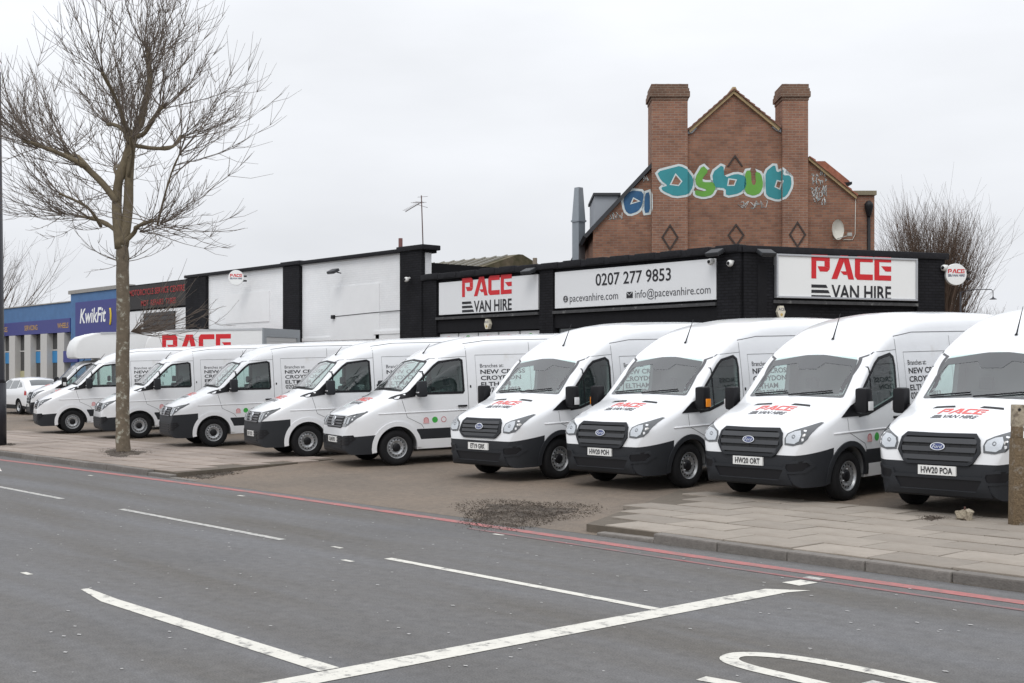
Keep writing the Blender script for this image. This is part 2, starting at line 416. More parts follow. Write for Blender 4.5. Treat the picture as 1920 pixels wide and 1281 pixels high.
def strip(P, kind, pts, wd=.008, off=.0025, side=1, bm=None, g=.05, mi=0):
    """thin line following the surface"""
    r = bm or bmesh.new()
    for a, b in zip(pts[:-1], pts[1:]):
        a = Vector(a); b = Vector(b); e = (b-a); Ls = e.length; e.normalize(); nn = Vector((-e.y, e.x))*wd/2
        n = max(1, round(Ls/g)); prev = None
        for i in range(n+1):
            c = a+e*Ls*i/n; cur = [r.verts.new(P.hit(kind, *(c+nn), off, side)), r.verts.new(P.hit(kind, *(c-nn), off, side))]
            if prev: r.faces.new((prev[0], cur[0], cur[1], prev[1])).material_index = mi
            prev = cur
    return r
def build_van(style, plate, amber=False, box_logo=True):
    ford = style.startswith('ford'); luton = style == 'ford_luton'; new = style in ('ford_new', 'ford_luton')
    if ford:
        T = [(0,.64),(.03,.82),(.07,.97),(.13,1.07),(.22,1.13),(.45,1.235),(.75,1.35),(.95,1.42),(1.0,1.445),(1.72,2.10),(1.82,2.185),(2.1,2.37),(2.5,2.56),(3.0,2.68),(3.6,2.735),(5.0,2.75),(5.9,2.73),(5.98,2.68)]
        W = [(.2,.95),(.5,1.0),(.9,1.03),(1.1,1.022),(1.4,1.0),(1.8,.965),(2.2,.92),(2.5,.885),(2.76,.85)]
        if luton: T = T[:10] + [(1.82,2.15),(2.0,2.2),(2.35,2.22)]
        length = 2.35 if luton else 5.98
    else:
        T = [(0,.60),(.03,.80),(.07,.95),(.13,1.04),(.22,1.10),(.45,1.22),(.75,1.345),(1.0,1.43),(1.05,1.455),(1.8,2.12),(1.9,2.19),(2.2,2.36),(2.6,2.49),(3.1,2.56),(3.7,2.585),(5.0,2.60),(5.9,2.58),(5.99,2.54)]
        W = [(.2,.96),(.5,1.0),(.9,1.02),(1.1,1.015),(1.4,1.0),(1.8,.965),(2.2,.925),(2.5,.89),(2.6,.87)]
        length = 5.99
    Pn = [(0,.70),(.03,.775),(.07,.825),(.13,.87),(.25,.925),(.45,.97),(.7,.992),(1.0,1.0),(length-.1,1.0),(length,.985)]
    R = [(0,.06),(.13,.09),(.3,.15),(.8,.14),(.98,.10),(1.1,.07),(1.7,.07),(2.0,.14),(2.6,.22),(3.5,.22),(length+.1,.2)] if length > 3 else [(0,.06),(.13,.09),(.3,.15),(.8,.14),(.98,.10),(1.1,.07),(1.7,.07),(2.4,.12)]
    C = [(0,.02),(.13,.04),(.5,.06),(.9,.07),(1.1,.10),(1.7,.09),(2.2,.07),(3.0,.05),(6.1,.04)]
    Bq = [(0,.36),(.04,.29),(.12,.25),(.5,.25),(.7,.30),(length,.32)]
    body = Body(T, W, Pn, R, C, Bq, length)
    ds = [0,.015,.03,.05,.07,.10,.13,.17,.22,.28,.35,.43,.52,.62,.72,.82,.9,.95,1.0,1.04] + frange(1.1, 2.6 if length > 3 else length, .07) + (frange(2.75, length-.1, .3)+[length-.05, length] if length > 3 else [])
    bm = body.mesh(ds)
    P = Proj(bm)
    # colour boundaries
    slope = .14 if ford else .05
    zb = .70 if ford else (.60 if style == 'crafter_white' else .82)
    def bis(co, no):
        bmesh.ops.bisect_plane(bm, geom=bm.verts[:]+bm.edges[:]+bm.faces[:], plane_co=co, plane_no=no)
    bis((0, -1, zb), (0, -slope, 1)); bis((0, 0, .50), (0, 0, 1)); bis((0, 0, .71), (0, 0, 1)); bis((0, -.38, 0), (0, 1, 0)); bis((0, .42, 0), (0, 1, 0))
    for f in bm.faces:
        c = f.calc_center_median()
        if c.y < -.38 and c.z < zb+slope*(c.y+1): f.material_index = 1
        elif c.y > .42 and .50 < c.z < .71 and abs(c.x) > .5: f.material_index = 1
        elif c.z < .33: f.material_index = 1
    # cuts
    cav = Body(T, W, Pn, R, C, Bq, length).mesh(frange(1.0, 2.5 if length > 3 else 2.28, .15), .06, .78, 2)
    cuts = [cav]
    if ford: sw = [(1.19,1.30),(1.22,1.40),(1.78,1.94),(1.90,2.02),(2.22,2.08),(2.30,2.03),(2.32,1.90),(2.30,1.52),(2.24,1.42),(2.05,1.37),(1.5,1.22),(1.26,1.20)]
    else: sw = [(1.26,1.41),(1.33,1.50),(1.84,1.97),(1.95,2.04),(2.40,2.09),(2.46,2.06),(2.47,1.44),(2.44,1.40)]
    if luton: sw = [(a-.06 if a > 2 else a, b) for a, b in sw]
    cb = bmesh.new(); prism(cb, inset(sw, .02), -1.3, 1.3, lambda u, v, a: (a, u-1, v), 2); cuts.append(cb)
    zt = 2.06 if ford else 2.08; z0 = 1.475
    ws = [(-.83,z0),(-.80,z0-.012),(0,z0+.015),(.80,z0-.012),(.83,z0),(.80,1.75),(.745,zt-.07),(.70,zt-.02),(0,zt+.03),(-.70,zt-.02),(-.745,zt-.07),(-.80,1.75)]
    cb = bmesh.new(); prism(cb, [(-.79,z0+.025),(0,z0+.045),(.79,z0+.025),(.765,1.75),(.70,zt-.07),(0,zt-.02),(-.70,zt-.07),(-.765,1.75)], -.35, .95, lambda u, v, a: (u, a, v), 2); cuts.append(cb)
    wr = .43
    axles = [1.0] if luton else [1.0, 1.0+(3.75 if ford else 3.64)]
    for d in axles:
        for sd in (-1, 1):
            cb = bmesh.new(); prism(cb, circ(d, .36, wr, 28), .62*sd, 1.3*sd, lambda u, v, a: (a, u-1, v), 2); cuts.append(cb)
    bm = bool_cut(bm, cuts)
    root = empty(dict(ford_new='delivery_van', ford_old='delivery_van', ford_luton='box_van').get(style, 'delivery_van'))
    b = obj('body', bm, [WHITE, PLAST, INTER], root, 32)
    # glazing
    gl = obj('windscreen', P.patch('front', ws, .002, .09), GLASSW, root, 180)
    if ford:
        inn = [(-.80,z0+.03),(-.77,z0+.02),(0,z0+.045),(.77,z0+.02),(.80,z0+.03),(.765,1.75),(.695,zt-.15),(.25,zt-.10),(.15,zt-.19),(-.15,zt-.19),(-.25,zt-.10),(-.695,zt-.15),(-.765,1.75)]
        wo = ws[:8]+[(.2,zt+.01),(0,zt+.03)]+ws[9:]
        o2 = [(-.83,z0),(-.80,z0-.012),(0,z0+.015),(.80,z0-.012),(.83,z0),(.80,1.75),(.74,zt-.06),(.22,zt+.012),(.14,zt+.02),(-.14,zt+.02),(-.22,zt+.012),(-.74,zt-.06),(-.80,1.75)]
        obj('windscreen_band', P.ring('front', o2, inn, .005, 4), mat('windscreen shade band', (.05,.053,.056), .15, coat=.8), gl, 180)
    else:
        obj('windscreen_band', P.ring('front', ws, inset(ws, .035), .005, 4), BLACK, gl, 180)
    for sd in (-1, 1):
        g_ = obj('side_window', P.patch('side', sw, .002, .12, sd), GLASS, root, 180)
        fr = P.ring('side', [(u, v) for u, v in inset(sw, -.018)], inset(sw, .03), .006, 3, sd)
        if not ford: strip(P, 'side', [(1.60,1.41),(1.60,1.86)], .035, .006, sd, fr)
        else: strip(P, 'side', [(1.62,1.27),(1.62,1.90)], .025, .006, sd, fr)
        obj('window_frame', fr, BLACK, g_, 180)
        # mirror sail + mirror
        sail = [(.82,1.20),(1.24,1.20),(1.30,1.27),(1.24,1.42),(1.08,1.36)] if ford else [(.90,1.33),(1.02,1.31),(1.40,1.36),(1.46,1.60),(1.22,1.44)]
        mr_ = empty('mirror', parent=root)
        obj('mirror_mount', P.patch('side', sail, .012, .08, sd, .01), BLACK, mr_, 40)
        bmm = bmesh.new(); mz = 1.28 if ford else 1.38; my = 0 if ford else .34
        box(bmm, .97*sd, 1.10*sd, .12+my, .24+my, mz, mz+.09, .02)
        fs = box(bmm, 1.07*sd, 1.26*sd, .06+my, .24+my, mz-.03, mz+(.33 if ford else .29), .045)
        obj('mirror_housing', bmm, BLACK if ford else PLAST, mr_, 40)
        bmm = bmesh.new()
        if ford: box(bmm, 1.272*sd, 1.292*sd, .09, .20, mz+.01, mz+.14, .008)
        else: box(bmm, 1.10*sd, 1.25*sd, .045+my, .058+my, mz+.05, mz+.075, .004)
        obj('indicator_lens', bmm, AMBER if (amber and ford) else CLEARL, mr_, 40)
        # seams
        sb = bmesh.new(); rear = 2.40 if ford else 2.56
        if luton: rear = 2.29
        zt2 = 2.14 if ford else 2.2
        strip(P, 'side', [(rear,.36),(rear,2.1 if luton else zt2+.2)], .009, .0025, sd, sb)
        fd = .98 if ford else 1.12
        strip(P, 'side', [(fd+.45,.72),(fd+.40,.80),(fd,.98) if ford else (fd+.1,.95),(fd-.02,1.18) if ford else (fd,1.3)], .008, .0025, sd, sb)
        strip(P, 'side', [(1.14,1.47),(1.72,2.03),(1.86,2.11),(rear,2.14)], .008, .0025, sd, sb)
        if not luton:
            strip(P, 'side', [(rear,zt2+.2),(rear+.5,zt2+.26),(5.9,zt2+.27)], .012, .0025, sd, sb)
            strip(P, 'side', [(rear+.2,zt2-.04),(5.7,zt2-.04)], .008, .0025, sd, sb)
            strip(P, 'side', [(rear+.2,zt2-.04),(rear+.2,1.2)], .005, .0025, sd, sb)
            strip(P, 'side', [(4.0,.75),(4.0,zt2+.2)], .008, .0025, sd, sb)
        obj('panel_gap', sb, mat('panel gap', (.10,.10,.105), .6), b, 180)
        cr = bmesh.new(); zc = 1.04 if not ford else .98
        for k in ((.62, 2.2),) if luton else ((.62, 5.8),):
            P.patch('side', [(k[0],zc-.012),(k[1],zc+.02),(k[1],zc+.045),(k[0],zc+.012)], .009, .25, sd, .004, 0, cr)
        bmesh.ops.recalc_face_normals(cr, faces=cr.faces[:]); obj('side_crease', cr, WHITE, b, 180)
        hb = bmesh.new(); box(hb, (1.015)*sd, (1.05)*sd, rear-1-.24, rear-1-.04, 1.12, 1.155, .01)
        obj('door_handle', hb, BLACK, root, 40)
        lk = bmesh.new(); box(lk, .985*sd, 1.004*sd, rear-1+.05, rear-1+.075, 1.50, 1.55, .004); obj('lock', lk, BLACK, root)
        # wheel arches
        for d in axles:
            rg = P.ring('side', circ(d,.36,.50 if ford else .52,22,-.18,pi+.18,end=True), circ(d,.36,.425,22,-.18,pi+.18,end=True), .022, 1, sd, .02, closed=False)
            obj('wheel_arch', rg, PLAST if ford else WHITE, root, 60)
            add_wheel(root, .885, d, sd)
        # stickers
        if not luton:
            sx0 = 1.50 if ford else 1.62; zc = .88
            for k, (m_, r_) in enumerate(((PINK, .055), (GREEN, .062), (STWHITE, .058))):
                cx = sx0+.19*k if sd > 0 else sx0+.38-.19*k
                st = obj('sticker', P.patch('side', circ(cx, zc, r_, 14), .003, .2, sd), m_, root)
                if k != 1: obj('sticker_ring', P.ring('side', circ(cx, zc, r_, 14), circ(cx, zc, r_*.8, 14), .005, 1, sd), mat('sticker red', (.5,.06,.08), .5), st)
                if k == 0: obj('sticker_banner', P.patch('side', [(cx-.065,zc-.065),(cx+.065,zc-.065),(cx+.06,zc-.03),(cx-.06,zc-.03)], .007, .2, sd), PINK, st)
            tx = rear+.30; lines = [('Branches at:', .11, 1.0, .004), ('NEW CROSS', .122, 1.5, .022), ('CROYDON', .122, 1.5, .022), ('ELTHAM', .122, 1.5, .022), ('0207 277 9853', .14, 1.05, .018)]
            zz = 1.90
            for s_, sz, sx, of in lines:
                if sd > 0: fn = lambda u, v: P.hit('side', tx+u, zz+v, .003, 1)
                else:
                    wd = 1.15; fn = lambda u, v: P.hit('side', tx+wd-u, zz+v, .003, -1)
                obj('lettering', text_bm(s_, fn, sz, 'LEFT', of, sx), INK, root); zz -= .128
    # interior
    ib = bmesh.new(); box(ib, -.88, .88, .02, .50, .85, 1.36, .06); obj('dashboard', ib, INTER, root, 40)
    for x in (-.48, .5):
        sb = bmesh.new(); box(sb, x-.22, x+.22, .75, 1.2, .80, 1.05, .06); box(sb, x-.22, x+.22, 1.22, 1.36, 1.0, 1.52, .06); box(sb, x-.11, x+.11, 1.24, 1.33, 1.55, 1.72, .04)
        obj('seat', sb, SEATM, root, 40)
    swb = bmesh.new(); tube(swb, [Vector((-.45+.19*cos(a), .55+.08*sin(a), 1.34+.17*sin(a))) for a in [2*pi*i/20 for i in range(21)]], .016, 6)
    obj('steering_wheel', swb, BLACK, root)
    # wipers
    wb = bmesh.new()
    for x0, x1, z1 in ((.62, -.05, .06), (-.12, -.72, .05)) if ford else ((.55, -.02, .05), (-.05, -.62, .05)):
        pts = [P.hit('front', x0+(x1-x0)*k/6, z0+.012+z1*(1-k/6 if ford else .5), .022) for k in range(7)]; tube(wb, pts, .011, 5)
    obj('wiper', wb, BLACK, root)
    # hood logo
    cx, dd, wd = -.02, .62, .62
    fa, fb = logo_bms(lambda u, v: P.hit('top', cx-wd/2+u*wd+v*wd*.25, .60+v*wd, .004))
    obj('hood_lettering', fa, FADED, root); obj('hood_lettering', fb, GREYINK, root)
    # antenna
    ab = bmesh.new(); ya = 2.0 if ford else 1.95; base = P.hit('top', .1, ya, 0); tube(ab, [base, base+Vector((0,.02,.03)), base+Vector((0,.22 if ford else .16,.40 if ford else .2))], [.025,.012,.004], 6)
    obj('antenna', ab, BLACK, root)
    # front fascia
    if ford:
        gz0, gz1 = (.685, 1.045) if new else (.75, 1.05)
        gp = [(-.56,gz1-.05),(-.50,gz1),(.50,gz1),(.56,gz1-.05),(.59,gz1-.2),(.50,gz0+.03),(.44,gz0),(-.44,gz0),(-.50,gz0+.03),(-.59,gz1-.2)]
        gp = [(u*(.94 if new else .9), v) for u, v in gp]
        gr = obj('grille', P.patch('front', gp, .008, .07, wall=.01), mat('grille black', (.008,.008,.009), .6), root, 60)
        obj('grille_surround', P.ring('front', inset(gp, -.012), inset(gp, .028), .03, 2, wall=.02), PLAST, gr, 60)
        nb = 3 if new else 4
        for k in range(nb):
            zc = gz0+(gz1-gz0)*(k+.72)/(nb+.45); hw = .50-.09*max(0, (.80-zc)/.14) if new else .47; th = .03 if new else .024
            obj('grille_bar', P.patch('front', [(-hw,zc-th),(hw,zc-th),(hw+.01,zc+th),(-hw-.01,zc+th)], .030, .1, wall=.025), mat('grille bar', (.045,.047,.052), .38), gr, 60)
        for k in range(7):
            x = -.42+.14*k; obj('grille_fin', P.patch('front', [(x-.006,gz0+.04),(x+.006,gz0+.04),(x+.006,gz1-.04),(x-.006,gz1-.04)], .014, .1), PLAST, gr)
        zb_ = (gz0+gz1)/2+.03; bd = obj('badge', P.patch('front', circ(0,zb_,.043,24,sx=2.2), .045, .5, wall=.03), BLUE, gr, 60)
        obj('badge_rim', P.ring('front', circ(0,zb_,.047,24,sx=2.15), circ(0,zb_,.040,24,sx=2.2), .05, 1, wall=.01), CHROME, bd, 60)
        obj('badge_script', text_bm('Ford', lambda u, v: P.hit('front', u, zb_-.02+v, .052), .060, 'CENTER', 0, 1.15, .35), CHROME, bd)
        for sd in (-1, 1):
            hp = [(.60,.845),(.585,.93),(.61,1.0),(.70,1.045),(.84,1.10),(.925,1.15),(.95,1.14),(.93,1.03),(.905,.93),(.86,.865),(.74,.835)]
            hl = obj('headlight', P.patch('front', [(u*sd, v) for u, v in hp], .008, .06, wall=.01), LAMPD, root, 60)
            ip = [(.625,.87),(.61,.94),(.635,.99),(.72,1.03),(.80,1.04),(.835,.98),(.82,.90),(.76,.862)]
            obj('reflector', P.patch('front', [(u*sd, v) for u, v in ip], .013, .06), HEADM, hl, 60)
            for cx_, cz_, r_ in ((.725,.96,.03),):
                obj('lamp_lens', P.ring('front', circ(cx_*sd, cz_, r_*.8, 14), circ(cx_*sd, cz_, r_*.6, 14), .02, 1), LAMPD, hl, 60)
            fp = [(.60,.50),(.64,.60),(.90,.63),(.93,.56),(.86,.47),(.68,.455)]
            fg = obj('fog_recess', P.patch('front', [(u*sd, v) for u, v in fp], .006, .06), BLACK, root, 60)
            obj('fog_surround', P.ring('front', [(u*sd, v) for u, v in inset(fp,-.012)], [(u*sd, v) for u, v in inset(fp,.02)], .016, 2, wall=.012), PLAST, fg, 60)
            vp = [(.17*sd,.80),(.50*sd,.80),(.47*sd,.86),(.20*sd,.86)]
            obj('bonnet_vent', P.patch('top', vp, .004, .1), BLACK, root, 60)
        lp = [(-.52,.36),(.52,.36),(.60,.50),(-.60,.50)]
        li = obj('lower_intake', P.patch('front', lp, .004, .1), BLACK, root, 60)
        obj('intake_surround', P.ring('front', [(-.72,.30),(.72,.30),(.64,.54),(-.64,.54)], lp, .02, 3, wall=.015), PLAST, li, 60)
        pz = .60
    else:
        grey = style == 'crafter_grey'
        gp = [(-.52,1.0),(.52,1.0),(.50,.80),(.42,.77),(-.42,.77),(-.50,.80)]
        gr = obj('grille', P.patch('front', gp, .008, .07, wall=.01), mat('grille black', (.008,.008,.009), .6), root, 60)
        for k in range(4):
            zc = .805+.055*k; obj('grille_bar', P.patch('front', [(-.49,zc-.012),(.49,zc-.012),(.495,zc+.010),(-.495,zc+.010)], .026, .1, wall=.02), mat('grille bar grey', (.10,.10,.11), .35), gr, 60)
        bd = obj('badge', P.patch('front', circ(0,.895,.085,24), .045, .5, wall=.03), BLACK, gr, 60)
        obj('badge_rim', P.ring('front', circ(0,.895,.087,24), circ(0,.895,.072,24), .052, 1, wall=.01), CHROME, bd, 60)
        for q in ([(-.045,.955),(-.03,.955),(.004,.885),(-.006,.87)], [(.045,.955),(.03,.955),(-.002,.89),(.006,.872)], [(-.066,.93),(-.055,.94),(-.02,.842),(-.03,.835)], [(.066,.93),(.055,.94),(.02,.842),(.03,.835)], [(-.02,.842),(-.012,.838),(.004,.875),(-.003,.88)], [(.02,.842),(.012,.838),(-.003,.872),(.003,.882)]):
            obj('badge_stroke', P.patch('front', q, .054, .5), CHROME, bd)
        obj('chrome_strip', P.patch('front', [(-.55,1.005),(.55,1.005),(.56,1.018),(-.56,1.018)], .012, .1, wall=.01), CHROME, gr, 60)
        for sd in (-1, 1):
            hp = [(.535,.80),(.53,1.0),(.60,1.02),(.80,1.055),(.93,1.10),(.955,1.09),(.93,1.0),(.89,.91),(.82,.835),(.70,.80)]
            hl = obj('headlight', P.patch('front', [(u*sd, v) for u, v in hp], .008, .06, wall=.01), LAMPD, root, 60)
            for x0, x1 in ((.60,.68),(.74,.82)):
                obj('reflector', P.patch('front', [(x0*sd,.86),(x1*sd,.865),(x1*sd,.98),(x0*sd,.97)], .014, .06), HEADM, hl, 60)
            obj('daytime_light', P.patch('front', [(.54*sd,1.0),(.60*sd,1.015),(.80*sd,1.05),(.93*sd,1.095),(.93*sd,1.075),(.80*sd,1.03),(.60*sd,.995),(.54*sd,.985)], .014, .06), CLEARL, hl, 60)
            fp = [(.52,.44),(.60,.62),(.88,.64),(.90,.56),(.80,.44)]
            obj('fog_recess', P.patch('front', [(u*sd, v) for u, v in fp], .006, .06), BLACK, root, 60)
            fb_ = bmesh.new()
            for zz_ in (.49, .55, .60): P.patch('front', [(.56*sd,zz_-.008),(.86*sd,zz_-.008),(.86*sd,zz_+.008),(.57*sd,zz_+.008)], .012, .1, bm=fb_)
            obj('fog_slats', fb_, PLAST, root)
        lp = [(-.50,.36),(.50,.36),(.56,.62),(-.56,.62)]
        li = obj('lower_intake', P.patch('front', lp, .004, .1), BLACK, root, 60)
        for k in range(4):
            zc = .40+.06*k; obj('intake_bar', P.patch('front', [(-.50,zc-.01),(.50,zc-.01),(.51,zc+.01),(-.51,zc+.01)], .014, .1, wall=.01), PLAST, li, 60)
        pz = .54
    if plate:
        pl = obj('number_plate', P.patch('front', [(-.26,pz-.058),(.26,pz-.058),(.26,pz+.058),(-.26,pz+.058)], .03, .2, wall=.028), PLATE, root)
        # plates are flat: flatten towards plane
        tb = text_bm(plate, lambda u, v: P.hit('front', u, pz-.036+v, .034), .108, 'CENTER', .018, .80)
        obj('plate_characters', tb, INK, pl)
    if luton:
        ch = newbox(-.95, .95, 1.2, 5.4, .45, .72); obj('chassis', ch, PLAST, root)
        add_wheel(root, .885, 5.0, 1); add_wheel(root, .885, 5.0, -1)
        bxm = mat('box panel white', (.76,.765,.76), .45, noise=.03, nscale=1.5)
        prof = [(2.45,.74),(6.6,.74),(6.6,3.24),(2.6,3.24),(2.2,3.22),(1.85,3.13),(1.65,2.96),(1.55,2.72),(1.52,2.50),(1.55,2.34),(1.7,2.29),(2.45,2.29)]
        bb = bmesh.new(); prism(bb, prof, -1.08, 1.08, lambda u, v, a: (a, u-1, v))
        es = [e for e in bb.edges if abs(e.verts[0].co.x-e.verts[1].co.x) < 1e-5 and max(e.verts[0].co.y, e.verts[1].co.y) < 1.4 and min(e.verts[0].co.z, e.verts[1].co.z) > 2.29]
        bmesh.ops.bevel(bb, geom=es, offset=.12, segments=4, affect='EDGES', profile=.5)
        bx = obj('box_body', bb, bxm, root, 35)
        tr = bmesh.new()
        for sd in (-1, 1):
            box(tr, sd*1.075, sd*1.10, 1.5, 5.62, 3.19, 3.255); box(tr, sd*1.075, sd*1.10, 1.46, 5.62, .70, .78)
        obj('edge_trim', tr, mat('aluminium trim', (.55,.56,.57), .4, metal=.6), bx)
        rf = bmesh.new()
        for x0, x1, zz0, zz1 in ((-1.1,-.93,.72,3.26),(.93,1.1,.72,3.26),(-.93,.93,2.96,3.26),(-.93,.93,.72,.86)): box(rf, x0, x1, 5.602, 5.66, zz0, zz1)
        obj('rear_frame', rf, mat('aluminium frame', (.30,.32,.34), .45, metal=.4), bx)
        for k in range(14):
            sl = newbox(-.93, .93, 5.605, 5.63, .87+.149*k, .87+.149*k+.142, .006); obj('shutter_slat', sl, mat('shutter grey', (.5,.5,.5), .5), bx)
        if box_logo:
            a, bq = logo_bms(lambda u, v: (1.084, 1.35+u*2.95, 2.33+v*2.95)); obj('box_lettering', a, REDINK, bx); obj('box_lettering', bq, INK, bx)
            a, bq = logo_bms(lambda u, v: (-1.084, 4.9-u*2.95, 2.33+v*2.95)); obj('box_lettering', a, REDINK, bx); obj('box_lettering', bq, INK, bx)
    return root
# ---------------------------------------------------------------- ground
def zg(y):
    if y < 10.7: return 0.0
    if y < 15: return .10*(y-10.7)/4.3
    if y < 24.6: return .10+.028*(y-15)
    return .10+.028*9.6
def asphalt(name, base, warm, tracks=False, scale=1.0):
    m = bpy.data.materials.new(name); m.use_nodes = True; t = m.node_tree; b = t.nodes['Principled BSDF']; b.inputs['Roughness'].default_value = .82
    tc = t.nodes.new('ShaderNodeTexCoord')
    def noise(sc, det, vec=None, rough=.6):
        n = t.nodes.new('ShaderNodeTexNoise'); n.inputs['Scale'].default_value = sc; n.inputs['Detail'].default_value = det; n.inputs['Roughness'].default_value = rough
        t.links.new(vec or tc.outputs['Object'], n.inputs['Vector']); return n.outputs['Fac']
    def rng(s, a, b_, c, d):
        r = t.nodes.new('ShaderNodeMapRange'); r.inputs[1].default_value = a; r.inputs[2].default_value = b_; r.inputs[3].default_value = c; r.inputs[4].default_value = d; t.links.new(s, r.inputs[0]); return r.outputs[0]
    def mixc(f, A, B):
        mx = t.nodes.new('ShaderNodeMix'); mx.data_type = 'RGBA'; t.links.new(f, mx.inputs['Factor'])
        for nm, v in (('A', A), ('B', B)):
            if isinstance(v, tuple): mx.inputs[nm].default_value = (*v, 1)
            else: t.links.new(v, mx.inputs[nm])
        return mx.outputs['Result']
    mp = t.nodes.new('ShaderNodeMapping'); mp.inputs['Scale'].default_value = (.12, 1.1, 1); t.links.new(tc.outputs['Object'], mp.inputs[0])
    streak = noise(.9, 5, mp.outputs[0]); big = noise(.35, 6); fine = noise(70, 3, None, .8); mid = noise(9, 6)
    col = mixc(rng(streak if tracks else big, .36, .66, 0, 1), base, warm)
    col = mixc(rng(big, .52, .72, 0, .55), col, tuple(c*.7 for c in base))
    hs = t.nodes.new('ShaderNodeHueSaturation'); t.links.new(col, hs.inputs['Color'])
    ml = t.nodes.new('ShaderNodeMath'); ml.operation = 'MULTIPLY'; t.links.new(rng(fine, .25, .75, .5, 1.55), ml.inputs[0]); t.links.new(rng(mid, .25, .75, .80, 1.20), ml.inputs[1])
    t.links.new(ml.outputs[0], hs.inputs['Value']); t.links.new(hs.outputs[0], b.inputs['Base Color'])
    # pale grit specks
    sp = noise(26, 2, None, .5); 
    bp = t.nodes.new('ShaderNodeBump'); bp.inputs['Strength'].default_value = .35; bp.inputs['Distance'].default_value = .012; t.links.new(fine, bp.inputs['Height']); t.links.new(bp.outputs[0], b.inputs['Normal'])
    MATS[name] = m; return m
ROADM = asphalt('road asphalt', (.132, .131, .134), (.100, .092, .082), True)
FOREM = asphalt('forecourt surface', (.185, .143, .107), (.135, .112, .09))
bm = bmesh.new(); box(bm, -400, 400, -400, 600, -.4, -.06); tag(obj('ground', bm, mat('far ground', (.12,.115,.105), .9, noise=.2, nscale=.5)), kind='structure')
bm = bmesh.new(); box(bm, -160, 80, -14, 10.70, -.3, 0); road = tag(obj('road', bm, ROADM), kind='structure')
bm = bmesh.new(); ys = [10.70, 12, 13.5, 15, 18, 21, 24.6, 70]; rows = []
for y in ys: rows.append([bm.verts.new((x, y, zg(y)+.002)) for x in (-160, -60, -30, -10, 80)])
for a, b in zip(rows[:-1], rows[1:]):
    for i in range(4): bm.faces.new((a[i], a[i+1], b[i+1], b[i]))
tag(obj('forecourt', bm, FOREM), kind='structure')
# markings
WLINE = mat('worn white road paint', (.66,.64,.58), .7, noise=.12, nscale=14, dirt=(.17,.165,.16), dscale=7, dth=(.52,.66), bump=.3, bscale=80)
WTHIN = mat('thin worn white paint', (.50,.49,.46), .7, noise=.15, nscale=14, dirt=(.14,.14,.14), dscale=14, dth=(.48,.64))
REDL = mat('red route paint', (.38,.135,.13), .75, noise=.2, nscale=10, dirt=(.17,.14,.13), dscale=3, dth=(.46,.68))
def marking(name, poly, m_, z=.004, n=1):
    b_ = bmesh.new(); vs = [b_.verts.new((x, y, z)) for x, y in poly]; b_.faces.new(vs)
    b_.normal_update()
    for f in b_.faces:
        if f.normal.z < 0: f.normal_flip()
    return obj(name, b_, m_, road)
def band(name, pts, wd, m_, z=.004):
    b_ = bmesh.new(); prev = None
    for i, p in enumerate(pts):
        p = Vector(p); d = (Vector(pts[min(i+1, len(pts)-1)])-Vector(pts[max(i-1, 0)])).normalized(); nn = Vector((-d.y, d.x))*(wd[i] if isinstance(wd, list) else wd)/2
        cur = [b_.verts.new((*(p+nn), z)), b_.verts.new((*(p-nn), z))]
        if prev: b_.faces.new((prev[0], prev[1], cur[1], cur[0]))
        prev = cur
    b_.normal_update()
    for f in b_.faces:
        if f.normal.z < 0: f.normal_flip()
    return obj(name, b_, m_, road)
redpts = [(-140, 13.5), (-90, 10.9), (-60, 10.1), (-45, 10.0), (-30, 10.12), (-24, 10.35), (-18, 10.45), (-12, 10.33), (-8, 10.22), (30, 10.2)]
band('red_line', redpts, .17, REDL)
band('faded_red_line', [(x, y-.33) for x, y in redpts[-3:]], .07, mat('faded red paint', (.30,.12,.12), .8, noise=.3, nscale=6, dirt=(.14,.13,.13), dscale=3, dth=(.4,.6)), .0042)
band('lane_line', [(-10.9,4.62),(-10.2,4.54),(-6.86,4.54)], [.07,.15,.16], WLINE)
band('stop_line', [(-6.72,3.0),(-6.72,9.15)], .24, WLINE, .0045)
marking('stop_line_end', [(-6.84,9.152),(-6.60,9.152),(-6.52,9.38)], WLINE)
marking('line_remnant', [(-6.95,9.55),(-6.74,9.52),(-6.72,9.78),(-6.92,9.80)], WLINE)
marking('line_remnant', [(-7.0,9.86),(-6.80,9.86),(-6.80,10.03),(-6.98,10.03)], WTHIN)
for a, b in ((-10.6,-6.85),(-17.0,-12.6),(-23.6,-19.0),(-30.0,-25.6),(-36.5,-32)): band('lane_dash', [(a,7.74),(b,7.70)], .10, WTHIN if a < -11 else WLINE)
for px, py in ((50,1076),(935,1003),(652,1052),(632,1027),(452,930),(170,892)): 
    p = at_z(px, py); marking('paint_fleck', [(p.x-.09,p.y-.03),(p.x+.09,p.y-.03),(p.x+.09,p.y+.03),(p.x-.09,p.y+.03)], WLINE)
arc = [(-3.2,7.0),(-3.8,7.07),(-4.4,7.12),(-4.9,7.10),(-5.2,7.02),(-5.36,6.87),(-5.3,6.70),(-5.05,6.62),(-4.6,6.60),(-3.9,6.55),(-3.2,6.4)]
def cm2(pts, n=5):
    v = [Vector(p) for p in pts]; o_ = []
    for i in range(len(v)-1):
        p0, p1, p2, p3 = v[max(i-1,0)], v[i], v[i+1], v[min(i+2,len(v)-1)]
        for k in range(n):
            t = k/n; o_.append(tuple(.5*((2*p1)+(p2-p0)*t+(2*p0-5*p1+4*p2-p3)*t*t+(3*p1-p0-3*p2+p3)*t**3)))
    return o_+[pts[-1]]
band('painted_letter', cm2(arc), .13, WLINE)
